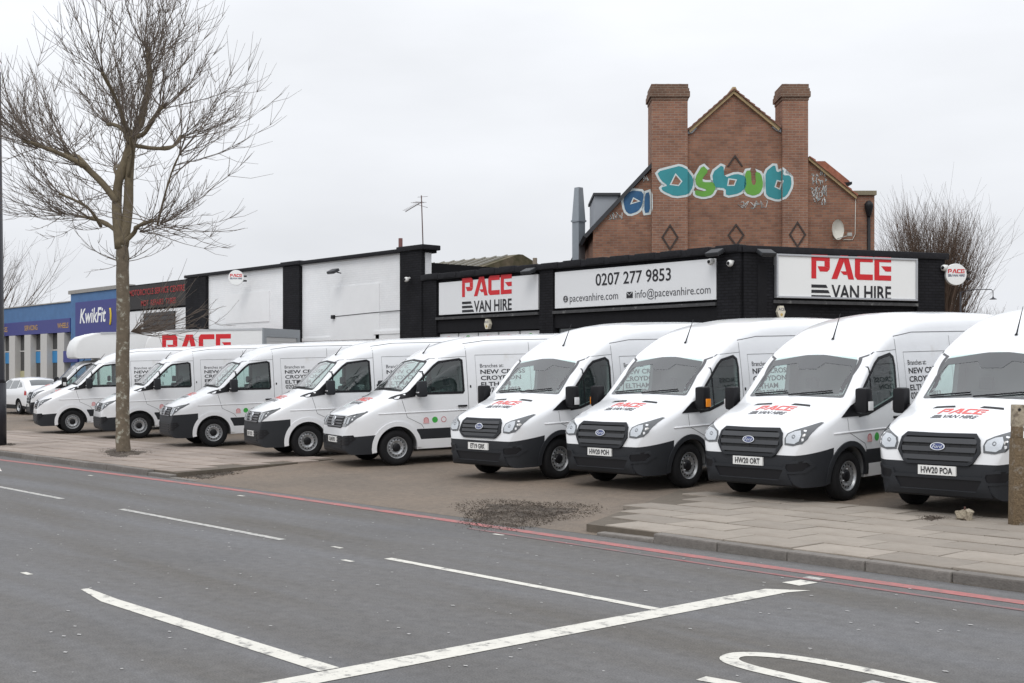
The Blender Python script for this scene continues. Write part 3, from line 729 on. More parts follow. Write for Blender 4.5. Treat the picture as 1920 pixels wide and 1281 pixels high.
band('painted_letter', [(-5.1,6.16),(-4.9,6.19),(-4.3,6.19)], .12, WLINE); band('painted_letter', [(-4.35,6.86),(-3.9,6.83),(-3.3,6.75)], .12, WTHIN)
marking('painted_arrow', [(-25.2,9.0),(-27.6,8.75),(-27.2,9.12),(-29.5,9.2),(-29.5,9.42),(-27.4,9.36),(-27.6,9.75)], WLINE)
random.seed(21)
# grit specks on the road
bm = bmesh.new()
for i in range(420):
    x = random.uniform(-20, -3); y = random.uniform(2.5, 10.4); r = random.uniform(.006, .018); a = random.random()*3
    if abs(y-7.72) < .1 or abs(y-4.54) < .12 or abs(x+6.72) < .16: continue
    vs = [bm.verts.new((x+r*cos(a+k*pi/2)*(1.6 if k % 2 else 1), y+r*sin(a+k*pi/2), .006)) for k in range(4)]; bm.faces.new(vs)
tag(obj('road_grit', bm, mat('pale grit', (.42,.41,.40), .8)), 'pale flecks of grit and worn paint scattered over the asphalt', 'grit', kind='stuff')
# pavements
SLABM = mat('concrete paving slab', (.285,.25,.212), .85, noise=.12, nscale=5, rnd=.16, bump=.25, bscale=40, dirt=(.20,.165,.13), dscale=1.1, dth=(.52,.74))
SLABL = mat('pinkish paving slab', (.30,.25,.215), .85, noise=.12, nscale=5, rnd=.14, bump=.25, bscale=40, dirt=(.22,.17,.13), dscale=1.1, dth=(.5,.72))
KERBM = mat('granite kerb', (.17,.155,.14), .85, noise=.25, nscale=9, rnd=.12, bump=.4, bscale=50)
BEDM = mat('joint dirt', (.12,.10,.078), .95, noise=.2)
def pave(name, x0, x1, edge, slabx, m_, label):
    b_ = bmesh.new(); poly = [(x0, 10.85), (x1, 10.85), (edge(15) if x1 < -15 else x1, 15.0), (x0 if x1 < -15 else edge(15), 15.0)]
    if x1 > -15: poly = [(edge(10.85), 10.85), (x1, 10.85), (x1, 15), (edge(15), 15)]
    else: poly = [(x0, 10.85), (edge(10.85), 10.85), (edge(15), 15), (x0, 15)]
    lo = [b_.verts.new((x, y, -.1)) for x, y in poly]; hi = [b_.verts.new((x, y, .098+.003*(y-10.85))) for x, y in poly]
    b_.faces.new(hi); 
    for i in range(4): b_.faces.new((lo[i], lo[(i+1) % 4], hi[(i+1) % 4], hi[i]))
    pv = tag(obj(name, b_, BEDM), kind='structure')
    me = None; r = 0; y = 10.87
    while y < 14.9:
        x = slabx[0]-(.45 if r % 2 else 0) + random.uniform(-.05,.05)
        while x < slabx[1]:
            ok = (x+.1 > edge(y+.3)) if x1 > -15 else (x+.8 < edge(y+.3))
            if ok:
                if me is None:
                    sb = newbox(-.440, .440, -.289, .289, -.06, 0, .008); me = bpy.data.meshes.new('paving_slab'); sb.to_mesh(me); sb.free(); me.materials.append(m_)
                o = bpy.data.objects.new('paving_slab', me); COL.objects.link(o); o.parent = pv
                o.location = (x+.45, y+.298, .112+.003*(y-10.85)+random.uniform(-.004,.004)); o.rotation_euler = (random.gauss(0,.006), random.gauss(0,.005), random.gauss(0,.006))
            x += .90
        y += .597; r += 1
    me = None; x = slabx[0]
    while x < (slabx[1] if x1 > -15 else edge(10.8)):
        if x > (edge(10.7)-.2 if x1 > -15 else -999):
            if me is None:
                sb = newbox(-.452, .452, -.075, .075, -.22, 0, .018); me = bpy.data.meshes.new('kerb_stone'); sb.to_mesh(me); sb.free(); me.materials.append(KERBM)
            o = bpy.data.objects.new('kerb_stone', me); COL.objects.link(o); o.parent = pv
            drop = 0
            if x1 < -15: drop = max(0, min(.1, (x+23.2)*.05))
            else: drop = max(0, min(.1, (-9.6-x)*.07))
            o.location = (x+.455, 10.775+random.uniform(-.008,.008), .106-drop+random.uniform(-.006,.006)); o.rotation_euler = (random.gauss(0,.02), random.gauss(0,.008), random.gauss(0,.006))
        x += .912
    return pv
pave('pavement', -11, 30, lambda y: -10.7-.5*(y-10.7), (-13.2, -3.0), SLABM, '')
pave('pavement', -120, -21, lambda y: -21.4-.25*(y-10.7), (-40.6, -21.0), SLABL, '')
LEAF = mat('dead leaf litter', (.062,.047,.035), .95, noise=.6, nscale=14, dirt=(.15,.125,.10), dscale=2.5, dth=(.48,.68))
def litter(px0, px1, py0, py1, n, z, label, h=.05, follow=False):
    gz = (lambda y: zg(y)+.002) if follow else (lambda y: z)
    A = at_z(px0, (py0+py1)/2, z); Bp = at_z(px1, (py0+py1)/2, z); c0 = at_z((px0+px1)/2, py0, z); c1 = at_z((px0+px1)/2, py1, z); cen = (A+Bp)/2
    ux = (Bp-A)/2; uy = (c0-c1)/2; b_ = bmesh.new()
    nr = 26; rings = []
    cv = b_.verts.new((cen.x, cen.y, gz(cen.y)+h))
    for k in range(1, 7):
        ring = []
        for j in range(nr):
            a = 2*pi*j/nr; rr = k/6*(1+.22*sin(3*a+1)+.13*sin(7*a)); p = cen+ux*rr*cos(a)+uy*rr*sin(a); ring.append(b_.verts.new((p.x, p.y, gz(p.y)-.004+h*(1-(k/6)**1.5)*random.uniform(.4,1.3))))
        rings.append(ring)
    for j in range(nr):
        b_.faces.new((cv, rings[0][j], rings[0][(j+1) % nr]))
        for k in range(5): b_.faces.new((rings[k][j], rings[k][(j+1) % nr], rings[k+1][(j+1) % nr], rings[k+1][j]))
    for i in range(n):
        a = random.random()*2*pi; rr = (random.random()**.6*1.12+abs(random.gauss(0,.10)))*(1+.22*sin(3*a+1)); p = cen+ux*rr*cos(a)+uy*rr*sin(a); s = random.uniform(.005,.014); M = Matrix.Rotation(random.random()*6, 3, 'Z') @ Matrix.Rotation(random.gauss(0,.6), 3, 'X')
        zz = gz(p.y)+h*max(0, 1-rr)*.9+random.uniform(.001,.012)
        vs = [b_.verts.new(Vector((p.x, p.y, zz))+M @ Vector(q)) for q in ((-s,-s*.4,0),(s,-s*.3,.004),(s*.8,s*.4,0),(-s*.7,s*.4,.006))]; b_.faces.new(vs)
    return tag(obj('leaf_litter', b_, LEAF), label, 'leaf litter', kind='stuff')
litter(865, 1085, 941, 980, 5200, .03, 'large dark drift of rotted leaves and twigs on the dropped crossing', .016, True)
litter(335, 435, 880, 895, 1500, .03, 'patch of leaf litter at the end of the pinkish pavement', .02, True)
litter(188, 272, 842, 856, 600, .115, 'ring of leaves around the foot of the plane tree', .05)
litter(1720, 1775, 968, 976, 160, .115, 'small scatter of leaves on paving near concrete stump', .02)
litter(10, 30, 832, 836, 120, .115, 'small clump of leaves beside the black lamp column', .03)
# ---------------------------------------------------------------- vans placement
def place(root, x, y, label, cat='van', group=None, rz=0):
    root.location = (x, y, zg(y)); root.rotation_euler = (radians(1.6), 0, rz); tag(root, label, cat, group)
G = 'white hire vans parked nose out in a row'
proto = {}
vans = [('crafter_white', -38.336, 15.77, None, 'white panel van with white bumper beside the box van, lettering partly behind the tree'),
        ('crafter_white', -34.136, 15.92, None, 'white panel van with white bumper, its nose behind the plane tree trunk'),
        ('crafter_grey', -29.136, 15.52, None, 'white panel van with dark grey bumper, next to the van behind the plane tree'),
        ('crafter_grey', -24.286, 15.19, 'BD71 OTD', 'white panel van with dark grey bumper and plain steel wheel hub'),
        ('crafter_white', -21.036, 15.19, 'GL69 BYD', 'white panel van with white bumper parked beside the van plated ET19 GRK'),
        ('ford_old', -16.62, 15.1, 'ET19 GRK', 'white high roof van with number plate ET19 GRK and four bar grille'),
        ('ford_new', -13.97, 15.4, 'HW20 POH', 'white high roof van with number plate HW20 POH and orange mirror indicator'),
        ('ford_new', -11.12, 15.5, 'HW20 ORT', 'white high roof van with number plate HW20 ORT and clear mirror indicator'),
        ('ford_new', -8.33, 15.75, 'HW20 POA', 'white high roof van with number plate HW20 POA behind the concrete post')]
for st, x, y, pl, lb in vans:
    place(build_van(st, pl, pl == 'HW20 POH'), x, y, lb, 'van', G, radians(-16+random.uniform(-1,1)) if st.startswith('crafter') else radians(random.uniform(-.8,.8)))
lv = build_van('ford_luton', 'BX19 LTV', box_logo=False); place(lv, -46.75, 18.75, 'white box van with rounded luton peak over its cab, beside the panel vans', 'van', rz=radians(-15))
tv = build_van('ford_luton', None); place(tv, -39.0, 22.6, 'white box truck with large red PACE lettering parked against the white wall', 'truck', rz=radians(-65.8))
tv.location = Vector((-37.3, 22.0, zg(22))) + Vector((-.912, -.409, 0))*5.6 + Vector((-.409, .912, 0))*1.08
tv.rotation_euler = (0, 0, radians(-65.8)); tv.scale = (1, 1, .98)
# cars at far left
def build_car(label, paint, loc, rz, hatch=True):
    T = [(0,.55),(.04,.72),(.1,.80),(.3,.88),(.9,1.0),(1.05,1.04),(1.75,1.48),(2.1,1.55),(2.8,1.56),(3.5,1.48),(4.1,1.12),(4.25,.95),(4.3,.70)]
    W = [(.2,.82),(.5,.89),(.85,.90),(1.0,.87),(1.3,.74),(1.6,.60)]
    Pn = [(0,.72),(.1,.85),(.4,.97),(1,1),(3.6,1),(4.2,.92),(4.3,.85)]; R = [(0,.05),(.5,.10),(1.2,.10),(3,.12),(4.3,.08)]; C = [(0,.03),(1,.05),(4.3,.04)]; Bq = [(0,.30),(.2,.22),(4.1,.22),(4.3,.34)]
    bd = Body(T, W, Pn, R, C, Bq, 4.3); bm = bd.mesh([0,.02,.05,.1,.2,.3,.5,.7,.9]+frange(1.0,4.1,.1)+[4.15,4.2,4.25,4.3]); P = Proj(bm)
    for f in bm.faces:
        if f.calc_center_median().z < .36: f.material_index = 1
    cuts = []
    for d in (.85, 3.45):
        for sd in (-1, 1):
            cb = bmesh.new(); prism(cb, circ(d,.32,.36,20), .55*sd, 1.2*sd, lambda u, v, a: (a, u-1, v), 2); cuts.append(cb)
    bm = bool_cut(bm, cuts); root = empty('parked_car'); obj('body', bm, [paint, PLAST, BLACK], root, 35)
    DG = mat('dark car glass', (.035,.045,.05), .05, coat=1)
    for sd in (-1, 1):
        for poly in ([(1.35,1.05),(1.85,1.42),(2.35,1.48),(2.35,1.05)], [(2.42,1.05),(2.42,1.48),(2.95,1.47),(3.15,1.40),(3.2,1.08)], [(3.27,1.1),(3.25,1.36),(3.5,1.28),(3.72,1.14)]):
            obj('side_window', P.patch('side', poly, .004, .15, sd), DG, root, 180)
        for d in (.85, 3.45):
            w_ = add_wheel(root, .78, d, sd); w_.scale = (.85,.88,.88); w_.location.z = .315
        obj('tail_light', P.patch('side', [(4.02,.80),(4.2,.80),(4.18,.95),(4.02,1.0)], .006, .1, sd), mat('tail lamp red', (.4,.02,.02), .2), root)
        obj('headlight', P.patch('side', [(.06,.62),(.35,.68),(.40,.78),(.12,.74)], .006, .1, sd), HEADM, root)
    obj('windscreen', P.patch('front', [(-.6,1.12),(.6,1.12),(.5,1.42),(-.5,1.42)], .004, .1), DG, root, 180)
    bb = P.patch('top', [(-.5,3.62),(.5,3.62),(.55,3.98),(-.55,3.98)], .004, .1); obj('rear_window', bb, DG, root, 180)
    root.location = loc; root.rotation_euler = (0, 0, rz); tag(root, label, 'car'); return root
build_car('white hatchback car parked beyond the black lamp column', WHITE, (-55.2, 20.4, zg(20.4)), radians(-90))
build_car('dark car with only its roof showing behind the white hatchback', mat('dark car paint', (.03,.03,.035), .25, coat=1), (-55.6, 23.0, zg(23)), radians(-95))
# ---------------------------------------------------------------- buildings
FY = 24.5
BLK = brickmat('black painted brick', (.013,.013,.016), (.017,.017,.020), (.009,.009,.010), bump=.7, blotch=.35)
BLKT = mat('black bitumen coping', (.016,.016,.019), .8, spec=.25, noise=.3, nscale=6, bump=.6, bscale=9, dirt=(.2,.2,.2), dscale=7, dth=(.70,.76))
BLKP = mat('black fascia paint', (.010,.010,.012), .75, spec=.2, noise=.2)
WHB = brickmat('white painted brick', (.78,.79,.80), (.80,.805,.81), (.755,.76,.77), bump=.22, blotch=.05)
WHP = mat('white render panel', (.79,.795,.80), .8, noise=.03, nscale=2)
SIGNW = mat('white sign panel', (.76,.77,.78), .4)
SIGNL = mat('white sign acrylic', (.84,.85,.84), .3)
def wallbox(name, parent, m_, x0, x1, z0, z1, y0=FY, th=.3, bev=0): return obj(name, newbox(x0, x1, y0, y0+th, z0, z1, bev), m_, parent)
bk = empty('shop_building', (0, 0, 0)); tag(bk, 'single storey black painted brick hire shop with angled corner', 'building')
CX = -19.0; D2 = Vector((.375, .927, 0)).normalized(); N2 = Vector((D2.y, -D2.x, 0))
def sideM(k0, off=0): # matrix with local x along side wall, local -y outward
    return Matrix(((D2.x, -N2.x, 0, CX+D2.x*k0+N2.x*off), (D2.y, -N2.y, 0, FY+D2.y*k0+N2.y*off), (0, 0, 1, 0), (0, 0, 0, 1)))
wallbox('wall', bk, BLK, -31.6, CX, 3.22, 4.9)
for x0, x1 in ((-31.6,-30.9),(-26.15,-25.55),(-20.0,CX)): wallbox('wall', bk, BLK, x0, x1, 0, 3.22)
sw_ = obj('wall', newbox(0, 5.9, 0, .3, 0, 4.9), BLK, bk); sw_.matrix_world = sideM(0)
pe = sideM(5.9) @ Vector((0, 0, 0)); bb = bmesh.new(); prism(bb, [(CX+.25, FY+.3), (pe.x-.35, pe.y-.1), (-22, 33), (-31.5, 33), (-31.5, FY+.3)], 0.1, 4.6, lambda u, v, a: (u, v, a)); obj('roof_block', bb, BLKP, bk)
for x0, x1 in ((-31.55,-30.85),(-26.12,-25.56),(-19.7,CX+.02)): wallbox('pilaster', bk, BLK, x0, x1, 0, 4.9, FY-.10, .1)
for a, b in ((0,.8),(5.05,5.9)):
    o = obj('pilaster', newbox(a, b, -.1, 0, 0, 4.9), BLK, bk); o.matrix_world = sideM(0)
bb = bmesh.new(); box(bb, -31.6, CX+.08, FY-.16, FY+.4, 4.88, 5.06, .03)
for i in range(14): box(bb, -31.4+.9*i, -30.7+.9*i, FY-.18, FY+.2, 4.90+random.uniform(-.01,.01), 5.075+random.uniform(-.01,.015), .03)
obj('coping', bb, BLKT, bk, 40)
bb = newbox(-.06, 6.0, -.16, .4, 4.88, 5.05, .03); o = obj('coping', bb, BLKT, bk, 40); o.matrix_world = sideM(0)
LEDGE = mat('weathered ledge', (.05,.05,.052), .7, noise=.4, nscale=8, dirt=(.3,.3,.29), dscale=3, dth=(.55,.72))
wallbox('ledge', bk, LEDGE, -30.85, -26.15, 3.62, 3.70, FY-.14, .14); wallbox('ledge', bk, LEDGE, -25.55, -19.72, 3.62, 3.70, FY-.14, .14)
o = obj('ledge', newbox(.8, 5.05, -.14, 0, 3.66, 3.74), LEDGE, bk); o.matrix_world = sideM(0)
wallbox('fascia', bk, BLKP, -30.85, -26.15, 3.22, 3.6, FY-.05, .05); wallbox('fascia', bk, BLKP, -25.55, -19.72, 3.22, 3.6, FY-.05, .05)
SHOPG = mat('shop window glass', (.05,.06,.065), .08, coat=1)
for i in range(5):
    x0 = -30.85+.94*i; p_ = wallbox('shop_window', bk, SHOPG, x0+.03, x0+.91, .9, 2.7, FY+.05, .04); q_ = wallbox('window_panel', p_, SIGNW, x0+.03, x0+.91, 2.74, 3.18, FY+.03, .04)
    c_ = bmesh.new(); prism(c_, circ(x0+.47, 2.96, .15, 18), FY+.022, FY+.028, lambda u, v, a: (u, a, v)); obj('window_emblem', c_, GREEN if i % 3 == 1 else PINK, p_)
wallbox('stall_riser', bk, BLKP, -30.85, -26.15, 0, .88, FY+.02, .1)
for i in range(6):
    x0 = -25.5+.95*i; wallbox('shop_window', bk, SHOPG, x0+.03, x0+.92, .9, 3.2, FY+.05, .04)
wallbox('stall_riser', bk, BLKP, -25.55, -20.0, 0, .88, FY+.02, .1)
# signs
def signbox(name, M, x0, x1, z0, z1, label, th=.06, face=SIGNW, frame=None):
    r = empty(name); tag(r, label, 'sign')
    o = obj('panel', newbox(x0, x1, -th, 0, z0, z1, .006), face, r); o.matrix_world = M
    if frame:
        fb = bmesh.new()
        for a in ((x0-.05,x1+.05,z1,z1+.05),(x0-.05,x1+.05,z0-.05,z0),(x0-.05,x0,z0,z1),(x1,x1+.05,z0,z1)): box(fb, a[0], a[1], -th-.03, 0, a[2], a[3], .008)
        o2 = obj('frame', fb, frame, r); o2.matrix_world = M
    return r
def on(M, off): return lambda u, v: M @ Vector((u, off, v))
MF = Matrix.Translation((0, FY-.02, 0))
def put_logo(r, M, x, z, wd, off):
    a, b = logo_bms(lambda u, v: M @ Vector((x+u*wd, off, z+v*wd))); obj('red_lettering', a, REDINK, r); obj('black_lettering', b, INK, r)
s1 = signbox('shop_sign', MF, -30.74, -26.2, 3.77, 4.78, 'white PACE VAN HIRE sign board at the end next to the white building')
put_logo(s1, MF, -29.6, 4.28, 2.28, -.066)
s2 = signbox('shop_sign', MF, -25.5, -19.74, 3.77, 4.79, 'long white sign board with telephone number and web address')
obj('phone_number', text_bm('0207 277 9853', on(MF, -.066), .46, 'CENTER', .012, .98), INK, s2).location = (-22.55, 0, 4.33)
obj('web_address', text_bm('pacevanhire.com', on(MF, -.066), .30, 'LEFT', 0, .92), GREYINK, s2).location = (-24.9, 0, 3.93)
obj('email_address', text_bm('info@pacevanhire.com', on(MF, -.066), .30, 'LEFT', 0, .92), GREYINK, s2).location = (-22.45, 0, 3.93)
gb = bmesh.new()
for i in range(3): tube(gb, [MF @ Vector((-25.06+.085*cos(a)*(1 if i != 1 else .45), -.07, 4.02+.085*sin(a)*(1 if i != 2 else .0))) for a in [2*pi*k/20 for k in range(21)]], .008, 4)
obj('globe_icon', gb, GREYINK, s2)
eb = bmesh.new(); box(eb, -22.75, -22.53, FY-.09, FY-.084, 3.94, 4.10); obj('envelope_icon', eb, INK, s2)
eb = bmesh.new(); tube(eb, [(-22.74,FY-.093,4.09),(-22.64,FY-.093,4.01),(-22.54,FY-.093,4.09)], .008, 4); obj('envelope_flap', eb, SIGNW, s2)
MS = sideM(0, .02)
s3 = signbox('shop_sign', MS, .9, 4.95, 3.84, 4.82, 'framed white PACE VAN HIRE light box on the angled corner wall', .14, SIGNL, mat('sign frame aluminium', (.45,.46,.48), .4, metal=.5))
put_logo(s3, MS, 1.85, 4.29, 2.35, -.146)
def round_sign(c, nrm, r, label):
    root = empty('round_sign', c); root.rotation_euler = (0, 0, math.atan2(nrm[1], nrm[0])+pi/2); tag(root, label, 'sign')
    b_ = bmesh.new(); lathe(b_, [(-.07,0),(-.07,r*.97),(-.05,r),(.05,r),(.07,r*.97),(.07,0)], 36, 'y'); obj('disc', b_, SIGNL, root, 40)
    a, b = logo_bms(lambda u, v: (-r*.78+u*r*1.56, -.074, .03+v*r*1.5)); obj('red_lettering', a, REDINK, root); obj('black_lettering', b, mat('navy lettering', (.02,.03,.10), .5), root)
    bb = bmesh.new(); box(bb, r*.9, r*1.35, -.03, .03, .1*r, .3*r); box(bb, r*.9, r*1.35, -.03, .03, -.5*r, -.3*r); obj('bracket', bb, BLACK, root)
    return root
c_ = at_d(443, 521, 47.6); round_sign(c_, c2w(.1,-1), .29, 'round white PACE sign projecting from the white painted wall')
c_ = at_d(1791, 515, 32.4); rs_ = round_sign(c_, c2w(.05,-1), .28, 'round white PACE sign projecting from the right end of the black shop'); rs_.rotation_euler.z += pi*0
for M, x, z, lb in ((MF, -28.35, 3.42, 'cream hexagonal alarm box under the PACE sign next to the white building'), (MS, 1.0, 3.45, 'cream hexagonal alarm box under the light box on the angled wall')):
    r = empty('alarm_box'); tag(r, lb, 'alarm box'); hx = [(x+.13*cos(a)*.85, z+.17*sin(a)) for a in [pi/6+pi/3*k+pi/6 for k in range(6)]]
    b_ = bmesh.new(); prism(b_, hx, -.15, -.03, lambda u, v, a: M @ Vector((u, a, v))); obj('case', b_, mat('cream plastic', (.70,.66,.54), .5), r)
    obj('lettering', text_bm('ACE', on(M, -.153), .095, 'CENTER', .008), mat('navy lettering', (.02,.03,.10), .5), r).location = M.to_3x3() @ Vector((x, 0, z+.03))
    b_ = bmesh.new(); prism(b_, circ(x, z-.07, .035, 12), -.154, -.15, lambda u, v, a: M @ Vector((u, a, v))); obj('emblem', b_, mat('gold emblem', (.55,.38,.12), .5), r)
FLM = mat('floodlight casing', (.03,.032,.036), .5); FLG = mat('floodlight glass', (.35,.37,.38), .2)
def flood(M, x, z, lb, up=0):
    r = empty('floodlight'); tag(r, lb, 'floodlight', 'floodlights on the shop parapets')
    R_ = M @ Matrix.Translation((x, -.35, z)) @ Matrix.Rotation(radians(25), 4, 'X')
    b_ = bmesh.new(); box(b_, -.2, .2, -.14, .14, -.05, .05, .02, M=R_); obj('lamp_head', b_, FLM, r, 40)
    b_ = bmesh.new(); box(b_, -.17, .17, -.11, .11, -.058, -.051, M=R_); obj('lens', b_, FLG, r)
    b_ = bmesh.new(); tube(b_, [M @ Vector((x, -.02, z-.05)), M @ Vector((x, -.2, z-.02)), M @ Vector((x, -.34, z))], .022, 6); obj('arm', b_, FLM, r)
flood(MF, -26.3, 4.86, 'dark floodlight at the pilaster between the two front signs'); flood(MF, -19.55, 4.90, 'dark floodlight at the corner above the phone number sign'); flood(MS, .45, 4.86, 'dark floodlight at the corner beside the framed light box')
flood(Matrix.Translation((0,FY-.1,0)), -36.1, 5.45, 'dark floodlight high on the white painted wall')
CCM = mat('camera white', (.72,.72,.70), .4)
def cctv(p, lb):
    r = empty('security_camera', p); tag(r, lb, 'camera'); b_ = bmesh.new(); bmesh.ops.create_uvsphere(b_, u_segments=14, v_segments=8, radius=.085); 
    for f in b_.faces: f.smooth = True
    obj('dome', b_, CCM, r); b_ = bmesh.new(); tube(b_, [(0,0,.02),(0,.14,.05)], .04, 8); obj('bracket', b_, CCM, r); b_ = bmesh.new(); lathe(b_, [(-.095,0),(-.093,.03),(-.07,.045)], 12, 'y'); obj('lens', b_, BLACK, r)
cctv((-19.2, FY-.22, 4.62), 'white dome camera on the corner pilaster near the phone sign'); cctv((-19.82, FY-.2, 4.70), 'white dome camera at the top end of the phone number sign')
q_ = sideM(5.8, .2) @ Vector((0,0,4.66)); cctv(q_, 'white dome camera at the right end of the shop beside the round sign')
cctv((-32.1, FY-.32, 4.95), 'white dome camera on the black end pillar of the white building')
# white building
wb_ = empty('white_building'); tag(wb_, 'white painted brick building with black pillars and coping', 'building')
wallbox('wall', wb_, WHB, -47.3, -31.6, 0, 5.87, FY, .3)
obj('roof_block', newbox(-47.2, -31.7, FY+.3, 40, .1, 5.5), BLKP, wb_)
for x0, x1, z0 in ((-47.4,-45.7,2.9),(-39.85,-38.75,0),(-32.7,-31.55,0)):
    wallbox('pillar', wb_, BLK, x0, x1, z0, 5.85, FY-.14, .14)
obj('pillar', newbox(-32.69, -31.56, FY-.13, FY+.49, 5.8, 5.95, .02), BLKT, wb_, 40)
bb = bmesh.new(); box(bb, -47.5, -31.5, FY-.17, FY+.4, 5.87, 5.99, .03); box(bb, -39.95, -38.65, FY-.2, FY+.41, 5.88, 6.02, .03); box(bb, -32.8, -31.4, FY-.22, FY+.52, 5.88, 6.04, .03); obj('coping', bb, BLKT, wb_, 40)
wallbox('lead_flashing', wb_, mat('grey flashing', (.5,.5,.5), .6), -45.6, -32.75, 5.82, 5.868, FY-.03, .03)
for x0, x1, z0, z1 in ((-36.9,-34.0,3.1,4.95),(-44.3,-41.0,3.9,5.05),(-38.6,-36.95,0,3.1),(-34.2,-32.8,0,3.25)): wallbox('bricked_up_opening', wb_, WHP, x0, x1, z0, z1, FY-.025, .025)
wallbox('lintel', wb_, WHP, -38.7, -36.9, 3.1, 3.22, FY-.05, .05); wallbox('lintel', wb_, WHP, -34.3, -32.75, 3.25, 3.36, FY-.05, .05)
bb = bmesh.new(); tube(bb, [(-32.7,FY-.03,4.0),(-34.5,FY-.03,3.98),(-36.6,FY-.03,3.93)], .012, 5); obj('cable', bb, BLACK, wb_); bb = newbox(-36.75, -36.6, FY-.12, FY, 3.85, 3.98, .02); obj('cable_lamp', bb, BLACK, wb_)
wallbox('wall', wb_, WHB, -53.2, -47.3, 0, 4.70, FY+.02, .3)
wallbox('sign_wall', wb_, BLKP, -53.1, -47.3, 4.70, 5.86, FY+.02, .3)
DKR = mat('dull red lettering', (.36,.02,.02), .6)
ds_ = signbox('shop_sign', Matrix.Translation((0,FY+.01,0)), -53.0, -47.5, 4.78, 5.80, 'black sign board with dull red lettering beside the blue tyre shop', .05, mat('black sign board', (.02,.017,.017), .6))
obj('lettering', text_bm('MOTORCYCLE SERVICE CENTRE', on(MF, -.06), .37, 'CENTER', .012, .98), DKR, ds_).location = (-50.2, 0, 5.38)
obj('lettering', text_bm('MOT  REPAIRS  TYRES', on(MF, -.06), .34, 'CENTER', .012, 1.0), DKR, ds_).location = (-50.0, 0, 4.90)
bb = bmesh.new(); box(bb, -51.5, -48.6, FY-.04, FY+.018, 3.75, 4.58); wo = obj('upper_window', bb, mat('dark window void', (.012,.010,.010), .3), wb_)
for k in range(4): obj('window_bar', newbox(-51.5, -48.6, FY-.06, FY-.041, 3.80+.2*k, 3.84+.2*k), mat('rust bar', (.03,.015,.013), .7), wo)
# blue tyre shop
BLU = mat('light blue render', (.07,.165,.34), .7, noise=.12, nscale=3); NAVY = mat('navy sign', (.025,.03,.20), .45); COLM = mat('pale column', (.52,.51,.49), .7, noise=.05)
kf = empty('tyre_shop'); tag(kf, 'blue fronted tyre and service garage with pale columns', 'building')
wallbox('tower_wall', kf, BLU, -59.3, -53.2, 0, 5.78, FY-.05, .4); obj('tower_coping', newbox(-59.45, -53.2, FY-.12, FY+.4, 5.78, 5.95), mat('grey coping', (.30,.29,.27), .8, noise=.2), kf)
wallbox('navy_band', kf, NAVY, -60.0, -58.3, 2.5, 3.05, FY-.14, .08)
wallbox('fascia', kf, BLU, -80, -59.3, 4.62, 5.42, FY, .4); obj('coping', newbox(-80, -59.3, FY-.05, FY+.4, 5.42, 5.47), mat('grey coping', (.30,.29,.27), .8), kf)
for i in range(10):
    x = -60.4-2.15*i; wallbox('column', kf, COLM, x-.42, x+.42, 0, 3.95, FY-.1, .5)
    if i < 9:
        g_ = wallbox('bay_glazing', kf, mat('garage glazing', (.05,.05,.05), .2), x-1.73, x-.42, 0, 3.95, FY+.2, .05)
        obj('glazing_bar', newbox(x-1.73, x-.42, FY+.17, FY+.2, 3.1, 3.16), COLM, g_)
        if i % 3 != 2: obj('blue_panel', newbox(x-1.7, x-.44, FY+.16, FY+.2, 2.5, 3.08), mat('bright blue panel', (.03,.22,.48), .5), g_)
        else: obj('cream_panel', newbox(x-1.7, x-.44, FY+.16, FY+.2, 1.5, 2.1), mat('cream panel', (.45,.42,.25), .6), g_)
obj('roof_block', newbox(-80, -53.3, FY+.4, 40, .1, 5.3), BLKP, kf)
fs_ = signbox('shop_sign', Matrix.Translation((0,FY-.02,0)), -80, -59.35, 3.96, 4.64, 'long navy fascia sign with yellow service words', .05, NAVY)
YEL = mat('dull yellow lettering', (.55,.33,.06), .6)
for s_, x in (('WHEELS',-60.2),('SERVICING',-64.3),('BRAKES',-68.2),('TYRES',-71.3)): obj('lettering', text_bm(s_, on(Matrix.Translation((0,FY-.02,0)), -.056), .36, 'CENTER', .01), YEL, fs_).location = (x, 0, 4.18)
ks_ = signbox('shop_sign', Matrix.Translation((0,FY-.07,0)), -58.6, -54.0, 3.0, 5.35, 'navy garage reception sign with white script lettering', .05, NAVY)
MK = Matrix.Translation((0,FY-.07,0))
obj('lettering', text_bm('KwikFit', on(MK, -.056), .95, 'CENTER', .02, .98, .2), SIGNL, ks_).location = (-56.6, 0, 4.35)
cb_ = bmesh.new(); tube(cb_, [MK @ Vector((-54.75+.16*cos(a), -.06, 4.55+.42*sin(a))) for a in [-1.1+2.2*k/10 for k in range(11)]], .05, 5); obj('yellow_curve', cb_, mat('yellow mark', (.75,.55,.03), .5), ks_)
obj('lettering', text_bm('RECEPTION', on(MK, -.056), .42, 'CENTER', .01, .95), SIGNL, ks_).location = (-56.5, 0, 3.52)
# mossy roof behind shop
rb = bmesh.new(); prism(rb, [(26.5,4.9),(31,6.35),(31.2,6.35),(35,4.9)], -43, -34.3, lambda u, v, a: (a, u, v)); MOSS = mat('mossy cement roof', (.16,.13,.085), .95, noise=.4, nscale=4, dirt=(.07,.065,.03), dscale=1.5, dth=(.4,.6), bump=.8, bscale=12)
sh = tag(obj('workshop_roof', rb, MOSS), 'mossy corrugated pitched roof showing behind the black shop parapet', 'roof')
for k in range(14): obj('roof_rib', newbox(-42.8+.62*k, -42.72+.62*k, 26.5, 31, 0, .05, M=Matrix.Translation((0,0,4.93)) @ Matrix.Translation((0,26.5,0)) @ Matrix.Rotation(math.atan2(1.45,4.5), 4, 'X') @ Matrix.Translation((0,-26.5,0))), mat('pale ridge', (.34,.33,.30), .9), sh)
